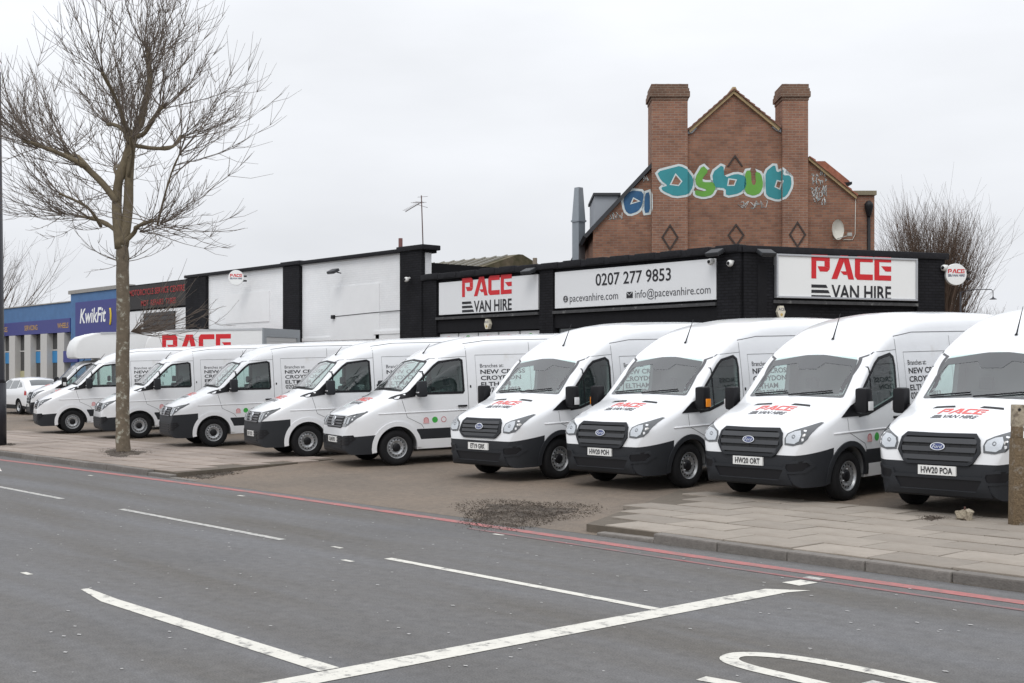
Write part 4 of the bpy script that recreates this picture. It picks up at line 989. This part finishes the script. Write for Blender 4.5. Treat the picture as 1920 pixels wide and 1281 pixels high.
# flue, pipes, aerial
p = at_y(1085, 490, 29); fl = empty('extract_flue', (p.x, 29, 0)); tag(fl, 'tall grey square metal flue with tapered top beside the brick house', 'flue'); FLU = mat('galvanised flue', (.30,.33,.36), .5, metal=.3, noise=.06)
zt_ = at_y(1085, 352, 29).z; bb = bmesh.new(); wq = .15
prism(bb, [(-wq,-wq),(wq,-wq),(wq,wq),(-wq,wq)], 4.5, zt_-1.1, lambda u, v, a: (u, v, a)); obj('shaft', bb, FLU, fl)
bb = bmesh.new(); lo = [bb.verts.new((a*.16, b*.16, zt_-1.1)) for a, b in ((-1,-1),(1,-1),(1,1),(-1,1))]; hi = [bb.verts.new((a*.10, b*.10, zt_)) for a, b in ((-1,-1),(1,-1),(1,1),(-1,1))]
for i in range(4): bb.faces.new((lo[i], lo[(i+1) % 4], hi[(i+1) % 4], hi[i]))
bb.faces.new(hi); obj('tapered_top', bb, FLU, fl); [obj('collar', newbox(-.18, .18, -.18, .18, a, a+.06), FLU, fl) for a in (zt_-1.13, 5.35)]
p = at_y(751, 462, 25.2); bb = bmesh.new(); tube(bb, [(p.x, 25.2, 5.5), (p.x, 25.2, at_y(751, 447, 25.2).z)], .07, 10); tag(obj('vent_pipe', bb, mat('rust red pipe', (.13,.05,.045), .7)), 'rust red vent pipe above the white building coping', 'pipe')
p = at_y(1003, 500, 26.5); bb = bmesh.new(); tube(bb, [(p.x, 26.5, 4.7), (p.x, 26.5, at_y(1003, 490, 26.5).z+.1)], .07, 10); tag(obj('vent_pipe', bb, mat('brown pipe', (.16,.13,.10), .8)), 'short brown pipe stub rising behind the shop coping', 'pipe')
ae = empty('tv_aerial', (-31.75, FY+.1, 5.4)); tag(ae, 'rusty television aerial on a thin mast beside the white building', 'aerial'); AEM = mat('rusty aerial', (.10,.06,.055), .7)
bb = bmesh.new(); tube(bb, [(0,0,0),(-.12,0,2.25)], .018, 6); obj('mast', bb, AEM, ae); bb = bmesh.new(); tube(bb, [(-.08,0,2.05),(-1.1,.1,1.83)], .012, 5); obj('boom', bb, AEM, ae)
bb = bmesh.new()
for t in (.0,.12,.24): tube(bb, [(-.14-t,-.22,2.03-.02*t),(-.14-t,.22,2.05-.02*t)], .007, 4)
for k in range(9): tube(bb, [(-.35-.08*k,-.09,1.99-.017*k),(-.35-.08*k,.09,1.99-.017*k)], .005, 4)
for a in (-.12,.12): tube(bb, [(-.05,-.2,2.05+a),(-.05,.2,2.05+a*1.5)], .007, 4)
obj('elements', bb, AEM, ae)
# ---------------------------------------------------------------- brick house
HY = 38.5; S = F/HY
MH = Matrix(((cos(PHI), -sin(PHI), 0, 0), (sin(PHI), cos(PHI), 0, 0), (0, 0, 1, 0), (0, 0, 0, 1)))   # camera-aligned axes
def hx(px): return (px-960)/S
def hz(py): return CAMZ+(HORIZON-py)/S
BRK = brickmat('red brown brick', (.31,.155,.10), (.22,.11,.078), (.235,.18,.14), ms=.009, bump=.5, blotch=.28)
BRKC = brickmat('chimney brick', (.315,.16,.105), (.235,.12,.085), (.29,.225,.18), ms=.009, bump=.5, blotch=.25)
hs = empty('brick_house'); hs.matrix_world = MH; tag(hs, 'red brick gable house with two tall chimneys and graffiti', 'house')
def hprism(name, pts, y0, y1, m_, parent=None):
    b_ = bmesh.new(); prism(b_, [(hx(a), hz(b)) for a, b in pts], y0, y1, lambda u, v, a: (u, a, v)); bmesh.ops.recalc_face_normals(b_, faces=b_.faces[:]); o = obj(name, b_, m_, parent or hs); return o
hprism('wall', [(1112,700),(1112,432),(1222,318),(1222,312),(1290,247),(1375,172),(1463,243),(1515,296),(1604,368),(1604,700)], HY, HY+9, BRK)
hprism('wall', [(1604,700),(1604,365),(1640,365),(1640,700)], HY+.02, HY+9, BRK)
hprism('parapet_coping', [(1600,366),(1600,358),(1643,358),(1643,366)], HY-.05, HY+9, mat('stone coping', (.22,.19,.13), .9, noise=.2))
TILE = mat('clay tile', (.20,.10,.07), .85, noise=.3, nscale=8, bump=.5, bscale=15); VERGE = mat('timber verge', (.42,.31,.17), .8, noise=.15); LEAD = mat('lead', (.32,.34,.37), .6); SLATE = mat('dark slate', (.035,.037,.042), .6)
for nm, pts, m_ in (('verge_board', [(1293,250),(1375,177),(1375,171),(1291,245)], VERGE), ('verge_board', [(1375,177),(1459,246),(1462,241),(1375,171)], VERGE), ('verge_board', [(1515,301),(1604,374),(1606,368),(1516,295)], VERGE)):
    hprism(nm, pts, HY-.10, HY+.05, m_)
def tiles(a, b, n, m_):
    for k in range(n):
        t0, t1 = k/n, (k+1)/n; p0 = (a[0]+(b[0]-a[0])*t0, a[1]+(b[1]-a[1])*t0); p1 = (a[0]+(b[0]-a[0])*t1, a[1]+(b[1]-a[1])*t1)
        hprism('roof_tile_course', [p0, p1, (p1[0], p1[1]-2), (p0[0], p0[1]-4.2)], HY-.16, HY+9, m_)
tiles((1289,246), (1375,170), 9, TILE); tiles((1463,242), (1375,170), 9, TILE)
hprism('ridge', [(1370,172),(1372,165),(1378,165),(1381,172)], HY-.14, HY+9, VERGE)
hprism('slate_verge', [(1099,447),(1221,316),(1221,306),(1093,443)], HY-.12, HY+9, SLATE); tiles((1606,369), (1516,296), 8, mat('orange clay tile', (.30,.12,.075), .85, noise=.3, nscale=8))
hprism('side_roof', [(1530,296),(1556,296),(1603,334),(1603,341),(1575,341)], HY+.6, HY+5, mat('orange clay tile', (.30,.12,.075), .85)); hprism('gutter', [(1572,344),(1572,340),(1606,336),(1606,341)], HY+.5, HY+5, BLACK)
hprism('lead_flashing', [(1289,252),(1289,241),(1300,237),(1306,241),(1298,250)], HY-.06, HY+.3, LEAD); hprism('lead_flashing', [(1464,249),(1464,236),(1453,234),(1447,239),(1456,246)], HY-.06, HY+.3, LEAD)
hprism('dormer', [(1117,446),(1117,362),(1162,362),(1162,404)], HY+.5, HY+3, LEAD); hprism('dormer_roof', [(1114,363),(1114,358),(1166,358),(1166,363)], HY+.4, HY+3.1, SLATE)
for pxa, pxb, cap0, npots in ((1221,1288,(1215,1292),3),(1465,1513,(1460,1517),2)):
    ch = hprism('chimney', [(pxa,700),(pxa,188),(pxb,188),(pxb,700)], HY-.16, HY+.9, BRKC)
    for a, b, e in ((190,183,.3),(184,174,1),(175,168,.65),(169,160,.25)):
        w_ = (cap0[1]-pxb)*e; hprism('chimney_course', [(pxa-w_,a),(pxa-w_,b),(pxb+w_,b),(pxb+w_,a)], HY-.16-w_/S, HY+.9+w_/S, brickmat('sooty brick', (.20,.115,.08), (.15,.09,.065), (.24,.19,.15), ms=.010), ch)
    for k in range(npots):
        xx = hx(pxa+(pxb-pxa)*(k+.5)/npots); b_ = bmesh.new(); lathe(b_, [(hz(161),.11),(hz(158.5),.115),(hz(155),.125),(hz(154),.12),(hz(154),.0)], 16, 'z', M=Matrix.Translation((xx, HY+.35, 0))); obj('chimney_pot', b_, mat('clay pot', (.12,.06,.045), .9), ch, 40)
DIA = mat('dark diaper brick', (.06,.045,.04), .9)
for cx_, cy_, w_, h_, half in ((1255,446,16,25,0),(1380,441,16,22,0),(1493,441,16,25,0),(1378,312,15,22,1)):
    for sx_, sy_ in ((-1,1),(1,1),(-1,-1),(1,-1)):
        if half and sy_ < 0: continue
        a = (cx_, cy_-sy_*h_); b = (cx_+sx_*w_, cy_); t_ = 3.2
        pr_ = 0.19 if cx_ in (1255, 1493) else .03
        hprism('diamond_brickwork', [a, b, (b[0]-sx_*t_*1.1, b[1]), (a[0], a[1]+sy_*t_*1.6)], HY-pr_, HY-pr_+.1, DIA)
# graffiti: flat paint on the wall, following chimney breast steps
TEAL = mat('teal spray paint', (.03,.26,.29), .6, noise=.12, nscale=3); GRN = mat('green spray paint', (.13,.36,.05), .6, noise=.12, nscale=3); OUTL = mat('white spray paint', (.62,.68,.68), .7, noise=.1); DBL = mat('dark blue spray paint', (.02,.10,.22), .6, noise=.3, nscale=3)
def zoomed(p): return (1080+p[0]/3.097, 140+p[1]/3.097)
def wall_y(px): return HY-.16 if (1221 < px < 1288 or 1465 < px < 1513) else HY
def paint(pts, m_, off, name='graffiti'):
    q = [zoomed(p) for p in pts]; parent = hs
    b_ = bmesh.new(); b_.faces.new([b_.verts.new((x, y, 0)) for x, y in q])
    for k in (1221, 1288, 1465, 1513): bmesh.ops.bisect_plane(b_, geom=b_.verts[:]+b_.edges[:]+b_.faces[:], plane_co=(k,0,0), plane_no=(1,0,0))
    bmesh.ops.split_edges(b_, edges=[e for e in b_.edges if abs(e.verts[0].co.x-e.verts[1].co.x) < 1e-4 and any(abs(e.verts[0].co.x-k) < 1e-3 for k in (1221,1288,1465,1513))])
    for f in b_.faces:
        wy = wall_y(f.calc_center_median().x)-off
        for v in f.verts: v.tag = False
        for v in f.verts: v.co = Vector((v.co.x, v.co.y, wy))
    for v in b_.verts: v.co = Vector((hx(v.co.x), v.co.z, hz(v.co.y)))
    return obj(name, b_, m_, hs)
def chaikin(p):
    q = []
    for i in range(len(p)):
        a, b = p[i], p[(i+1) % len(p)]; q += [(a[0]*.8+b[0]*.2, a[1]*.8+b[1]*.2), (a[0]*.2+b[0]*.8, a[1]*.2+b[1]*.8)]
    return q
def letter(outer, m_, holes=()):
    outer = chaikin(outer)
    paint(inset(outer, -13), OUTL, .006); paint(outer, m_, .011)
    for h in holes: paint(inset(h, -7), OUTL, .015); paint(h, BRK, .019)
letter([(465,570),(560,545),(600,535),(650,560),(680,600),(680,650),(650,700),(570,712),(500,680),(490,660),(530,650),(490,620)], TEAL, [[(550,640),(575,590),(605,625),(590,645)]])
letter([(690,600),(735,525),(770,560),(735,600),(735,625),(800,625),(812,660),(790,700),(740,712),(692,700),(690,670),(745,680),(760,668),(700,650)], GRN)
letter([(790,570),(855,520),(862,600),(930,575),(985,590),(990,650),(950,690),(870,705),(870,660),(800,655)], TEAL, [[(885,640),(890,610),(925,615),(915,640)]])
letter([(985,560),(1015,555),(1020,640),(1045,640),(1040,560),(1075,575),(1088,640),(1070,690),(1030,705),(985,690),(975,640)], GRN)
letter([(1100,565),(1155,520),(1165,570),(1200,555),(1195,590),(1240,590),(1245,650),(1215,710),(1170,728),(1105,705),(1100,650)], TEAL, [[(1160,650),(1170,620),(1190,625),(1180,660)]])
letter([(272,720),(320,672),(395,680),(385,760),(360,795),(310,812),(285,790)], DBL, [[(325,745),(335,722),(360,735)]]); letter([(400,690),(428,680),(430,800),(395,805)], DBL)
def scrawl(pts, wd=2.2):
    b_ = bmesh.new(); 
    q = [zoomed(p) for p in pts]; tube(b_, [Vector((hx(x), wall_y(x)-.006, hz(y))) for x, y in q], wd/2/S*.55, 4); obj('graffiti_tag', b_, OUTL, hs)
random.seed(5)
for x0, x1, y0, n in ((940,1110,755,5),(190,270,820,4),(385,428,600,2),(1370,1460,575,5),(1365,1455,620,5),(1365,1460,665,5),(1370,1455,700,4),(1375,1455,735,5)):
    for i in range(n):
        xa = x0+(x1-x0)*i/n; wd = (x1-x0)/n; scrawl([(xa+wd*random.uniform(-.1,1.1), y0+random.uniform(-24,24)) for _ in range(7)])
# dish, downpipe, lamp
dr = empty('satellite_dish'); dr.matrix_world = MH; tag(dr, 'pale satellite dish fixed to the brick house', 'satellite dish')
cx_, cz_ = hx(1562), hz(433); b_ = bmesh.new(); lathe(b_, [(0,.0),(-.02,.12),(-.07,.24),(-.11,.31),(-.12,.315),(-.09,.30),(.0,.1),(.015,0)], 26, 'y', M=Matrix.Translation((cx_, HY-.25, cz_)) @ Matrix.Rotation(radians(35), 4, 'Z') @ Matrix.Scale(.85, 4, (1,0,0))); obj('dish', b_, mat('dish cream', (.62,.60,.54), .5, dirt=(.35,.28,.2), dscale=3, dth=(.6,.8)), dr, 60)
b_ = bmesh.new(); tube(b_, [(cx_,HY,cz_-.15),(cx_,HY-.2,cz_-.1)], .03, 6); tube(b_, [(cx_-.05,HY-.25,cz_-.3),(cx_+.35,HY-.55,cz_-.2)], .015, 5); box(b_, cx_+.3, cx_+.42, HY-.6, HY-.48, cz_-.22, cz_-.12); obj('arm', b_, mat('dish arm grey', (.4,.4,.38), .6), dr)
dp = empty('downpipe'); dp.matrix_world = MH; tag(dp, 'black downpipe with hopper head on the brick house parapet', 'pipe')
b_ = bmesh.new(); tube(b_, [(hx(1627),HY-.1,hz(400)),(hx(1628),HY-.1,3)], .055, 8); obj('pipe', b_, BLACK, dp); b_ = bmesh.new(); lathe(b_, [(hz(407),.06),(hz(398),.10),(hz(388),.14),(hz(384),.14),(hz(378),.06),(hz(377),0)], 10, 'z', M=Matrix.Translation((hx(1627),HY-.12,0))); obj('hopper', b_, BLACK, dp, 40)
b_ = bmesh.new(); tube(b_, [(hx(1604),HY-.02,hz(366)),(hx(1603),HY-.02,hz(440)),(hx(1598),HY-.02,hz(450)),(hx(1580),HY-.02,hz(450))], .012, 5); tag(obj('cable', b_, mat('pale cable', (.55,.53,.48), .7)), 'pale cable running down the brick house to the dish', 'cable').matrix_world = MH
# ---------------------------------------------------------------- posts and lamps
p = at_z(1905, 985, .115); CONC = mat('weathered aggregate concrete', (.16,.115,.068), .95, noise=.45, nscale=40, bump=1, bscale=55, dirt=(.30,.29,.27), dscale=5, dth=(.55,.7)); cp = empty('concrete_post', (p.x, p.y, .10)); cp.rotation_euler = (0, radians(1.0), PHI+.15); tag(cp, 'broken old concrete post standing at the pavement edge', 'post')
b_ = bmesh.new(); box(b_, -.07, .07, -.065, .065, 0, 1.06, .012); box(b_, -.07, .045, -.065, .045, 1.055, 1.20, .02); obj('shaft', b_, CONC, cp, 40); b_ = bmesh.new(); box(b_, -.066, .055, -.06, .055, 1.19, 1.46, .014); obj('pale_top', b_, mat('pale broken concrete', (.38,.33,.25), .95, noise=.3, nscale=20, bump=1, bscale=40, dirt=(.12,.09,.07), dscale=6, dth=(.52,.66)), cp, 40)
b_ = bmesh.new(); tube(b_, [(-.02,-.066,1.40),(-.02,-.075,1.40)], .018, 8); obj('bolt_hole', b_, BLACK, cp)
p = at_z(1808, 975, .115); b_ = bmesh.new(); box(b_, -.09, .09, -.07, .07, 0, .12, .03)
for v in b_.verts: v.co += Vector((random.uniform(-.02,.02), random.uniform(-.02,.02), random.uniform(-.01,.03) if v.co.z > .05 else 0))
st_ = empty('concrete_stump', (p.x, p.y, .11)); tag(st_, 'small broken concrete stump on the paving near the post', 'stump'); obj('block', b_, mat('pale broken concrete', (.38,.33,.25), .95), st_, 40); b_ = bmesh.new(); tube(b_, [(0,0,.1),(.01,0,.17)], .012, 6); obj('rusty_stub', b_, mat('rust', (.08,.04,.03), .9), st_)
p = at_z(-6, 835, .115); lc = empty('lamp_column', (p.x, p.y, .1)); tag(lc, 'black lamp column standing on the pinkish pavement', 'lamp post'); lc.rotation_euler = (0, radians(-.35), PHI)
LPM = mat('black column paint', (.012,.013,.02), .45); b_ = bmesh.new(); tube(b_, [(0,0,0),(0,0,1.6)], .235, 20); obj('base', b_, LPM, lc); b_ = bmesh.new(); tube(b_, [(0,0,1.6),(0,0,1.7),(0,0,9.5)], [.235,.20,.15], 20); obj('shaft', b_, LPM, lc); b_ = newbox(-.1,.1,-.245,-.22,.4,1.2,.01); obj('door', b_, LPM, lc)
sl = empty('street_lamp', at_d(1862, 560, 44).to_tuple()); sl.rotation_euler = (0, 0, PHI); sl.scale = (.6, .6, .6); tag(sl, 'hooked street lamp arm with dark lantern behind the right hand van', 'lamp'); z0_ = -sl.location.z/.6
b_ = bmesh.new(); tube(b_, [(-1.9,0,z0_),(-1.9,0,.40)], [.09,.05], 8); obj('pole', b_, LPM, sl); b_ = bmesh.new(); tube(b_, [(-1.9,0,.36),(-1.2,0,.52),(-.5,0,.54),(-.1,0,.53),(0,0,.42),(0,0,.05)], .025, 6); obj('arm', b_, LPM, sl); b_ = bmesh.new(); lathe(b_, [(.12,.03),(.05,.06),(-.02,.20),(-.05,.21),(-.06,0)], 14, 'z'); obj('lantern', b_, LPM, sl, 40)
# ---------------------------------------------------------------- trees
random.seed(11)
BARK = mat('plane bark', (.15,.12,.085), .9, noise=.3, nscale=9, bump=.6, bscale=20, dirt=(.36,.35,.29), dscale=4.5, dth=(.54,.60)); TWIG = mat('twig bark', (.165,.135,.112), .9)
MOSSB = mat('greenish bark', (.155,.125,.08), .9, noise=.3, nscale=9, bump=.5, bscale=20)
TY = 28.9
def tp(px, py, dy=0): return at_d(px, py, TY) + c2w(0, 1)*dy
def smooth_path(pts, n=4):
    out_ = []
    for i in range(len(pts)-1):
        p0, p1, p2, p3 = pts[max(i-1,0)], pts[i], pts[i+1], pts[min(i+2,len(pts)-1)]
        for k in range(n):
            t = k/n; out_.append(.5*((2*p1)+(p2-p0)*t+(2*p0-5*p1+4*p2-p3)*t*t+(3*p1-p0-3*p2+p3)*t**3))
    return out_+[pts[-1]]
def shoot(bm, p, d, Ls, r0, lift=.5, twigs=5, curl=.12):
    n = 8; pts = [p.copy()]; q = p.copy(); d = d.normalized()
    for i in range(n):
        d = (d + Vector((random.gauss(0,curl), random.gauss(0,curl), random.gauss(0,curl*.6)+lift/n))).normalized(); q = q+d*Ls/n; pts.append(q.copy())
    tube(bm, pts, [r0*(1-i/n)+.0028 for i in range(n+1)], 4 if r0 > .012 else 3, cap=False)
    for k in range(twigs):
        i = random.randint(2, n-1); dd = (pts[i+1 if i < n else i]-pts[i-1]).normalized(); o = Vector((random.gauss(0,1), random.gauss(0,1), random.gauss(.25,.7))).normalized()
        e = (dd*.9+o*.7).normalized(); Lt = Ls*random.uniform(.14,.38); m_ = pts[i]+e*Lt*.5+Vector((0,0,.02)); tube(bm, [pts[i], m_, m_+(e+Vector((0,0,.35))).normalized()*Lt*.5], [.006,.0045,.003], 3, cap=False)
tree = empty('plane_tree', at_z(232, 850, .115)); tag(tree, 'bare pollarded plane tree with mottled trunk on the pinkish pavement', 'tree')
TI = tree.matrix_world.inverted() if False else Matrix.Translation(-Vector(tree.location))
b_ = bmesh.new(); tube(b_, smooth_path([tp(232,853), tp(231,840), tp(230,790), tp(230,700), tp(231,600), tp(230,520), tp(229,455)]), [.215,.195,.175,.165]+[.16-.001*i for i in range(21)], 18)
for v in b_.verts: v.co += Vector((random.gauss(0,.006), random.gauss(0,.006), 0))
bmesh.ops.transform(b_, matrix=TI, verts=b_.verts[:]); obj('trunk', b_, BARK, tree, 180)
lb = bmesh.new(); knots = []
limbs = [([(229,465),(219,400),(219,372),(225,335),(238,285),(243,255)],.125,.085,0), ([(230,460),(240,395),(243,335),(250,265),(258,225),(266,190),(273,150),(276,90)],.13,.04,.1),
 ([(219,378),(195,345),(175,322),(160,311),(130,298),(97,288),(70,279)],.085,.04,-.6), ([(170,318),(140,288),(118,283),(95,275)],.05,.035,.7), ([(243,262),(225,240),(205,230),(185,228)],.06,.035,.5), ([(243,258),(240,225),(228,190),(215,160)],.05,.03,-.7),
 ([(252,260),(275,252),(300,232),(318,215)],.06,.035,-.5), ([(252,272),(280,272),(303,262),(310,240)],.05,.03,.9), ([(244,330),(262,300),(278,280)],.05,.025,-1.0),
 ([(228,450),(205,428),(168,408),(124,401)],.06,.03,.6), ([(190,420),(178,395),(150,375)],.04,.025,-.9), ([(234,458),(250,440),(264,431),(300,420)],.06,.035,-.4), ([(300,420),(310,380),(335,330),(352,300)],.03,.014,-.6), ([(225,345),(205,310),(198,298),(175,288)],.04,.03,1.2)]
for pts, r0, r1, dy in limbs:
    P3 = smooth_path([tp(x, y, dy*(i/(len(pts)-1))**1.2*1.3) + Vector((random.gauss(0,.03), random.gauss(0,.03), random.gauss(0,.03))) for i, (x, y) in enumerate(pts)], 4); n = len(P3)
    rad = [r0+(r1-r0)*i/(n-1) for i in range(n)]
    for i in range(n):
        if i > n*.4 and random.random() < .3: rad[i] *= 1.35
    tube(lb, P3, rad, 10)
    e = P3[-1]; bmesh.ops.create_icosphere(lb, subdivisions=1, radius=r1*1.7, matrix=Matrix.Translation(e))
    for i in range(n):
        if i > n*.35: knots.append((P3[i], i/n))
bmesh.ops.transform(lb, matrix=TI, verts=lb.verts[:]); obj('limbs', lb, MOSSB, tree, 180)
cb_ = bmesh.new(); cen = tp(235, 330)
for kp, f in knots:
    for k in range(random.choice((5,6,7)) if f > .8 else random.choice((0,1,2))):
        o = (kp-cen); o.z *= .5; o = o.normalized() if o.length > .1 else Vector((0,0,1)); d = o*random.uniform(.3,1.3)+Vector((random.gauss(0,.55), random.gauss(0,.55), random.uniform(-.15,1.1))); shoot(cb_, kp, d, random.uniform(1.1,3.1), random.uniform(.006,.0125), .5, random.randint(8,14))
for px, py, n, lo, hi in ((246,622,26,.7,2.3),(229,492,9,.7,1.6),(262,435,9,.8,2.0),(300,420,11,1.0,2.2),(124,401,11,1.0,2.4),(168,408,10,1.0,2.4),(70,279,10,1.2,2.8)):
    s0 = tp(px, py)
    for k in range(n):
        sx_ = 1 if px > 235 else -1
        if px == 229: sx_ = random.choice((-1,1))
        d = c2w(sx_*random.uniform(.4,1.2), random.gauss(0,.6)) + Vector((0,0,random.uniform(-.25,.75))); shoot(cb_, s0, d, random.uniform(lo,hi), .009, .45, random.randint(4,7))
bmesh.ops.transform(cb_, matrix=TI, verts=cb_.verts[:]); obj('crown', cb_, TWIG, tree)
BTWIG = mat('brown twig bark', (.12,.082,.06), .9)
def far_tree(c, h, spread, n, label, seed, up=1.0, r0=.16):
    random.seed(seed); r = empty('bare_tree', c); tag(r, label, 'tree', None); b_ = bmesh.new(); tube(b_, [(0,0,0),(.05,0,h*.22),(0,.05,h*.45)], [r0*1.5,r0,r0*.6], 10); obj('trunk', b_, TWIG, r); b_ = bmesh.new()
    for k in range(n):
        zz = random.uniform(.12,.55)*h; a = random.random()*2*pi; rr = random.random()**.5*spread*.35; p_ = Vector((rr*cos(a), rr*sin(a), zz)); d = Vector((cos(a)*random.uniform(.15,.75), sin(a)*random.uniform(.15,.75), up))
        Lx = (h-zz)*random.uniform(.5,1.0)*(1-.25*rr/spread); tube(b_, [Vector((0,0,zz*.75)), p_], [.05,.04], 4, cap=False); shoot(b_, p_, d, Lx, random.uniform(.018,.04), .35, random.randint(9,15), .08)
    obj('crown', b_, BTWIG, r); return r
q_ = at_d(1752, 700, 62); far_tree((q_.x, q_.y, 0), 10.8, 2.1, 420, 'bare upswept tree behind the right end of the shop', 3, 1.7)
q_ = at_d(1838, 700, 64); far_tree((q_.x, q_.y, 0), 5.6, 1.7, 110, 'lower bare tree with slanting twigs beside the hooked street lamp', 4, 1.3)
q_ = at_d(-45, 700, 70); far_tree((q_.x, q_.y, 0), 11.0, 3.2, 60, 'distant bare tree beyond the black lamp column', 6, .6)
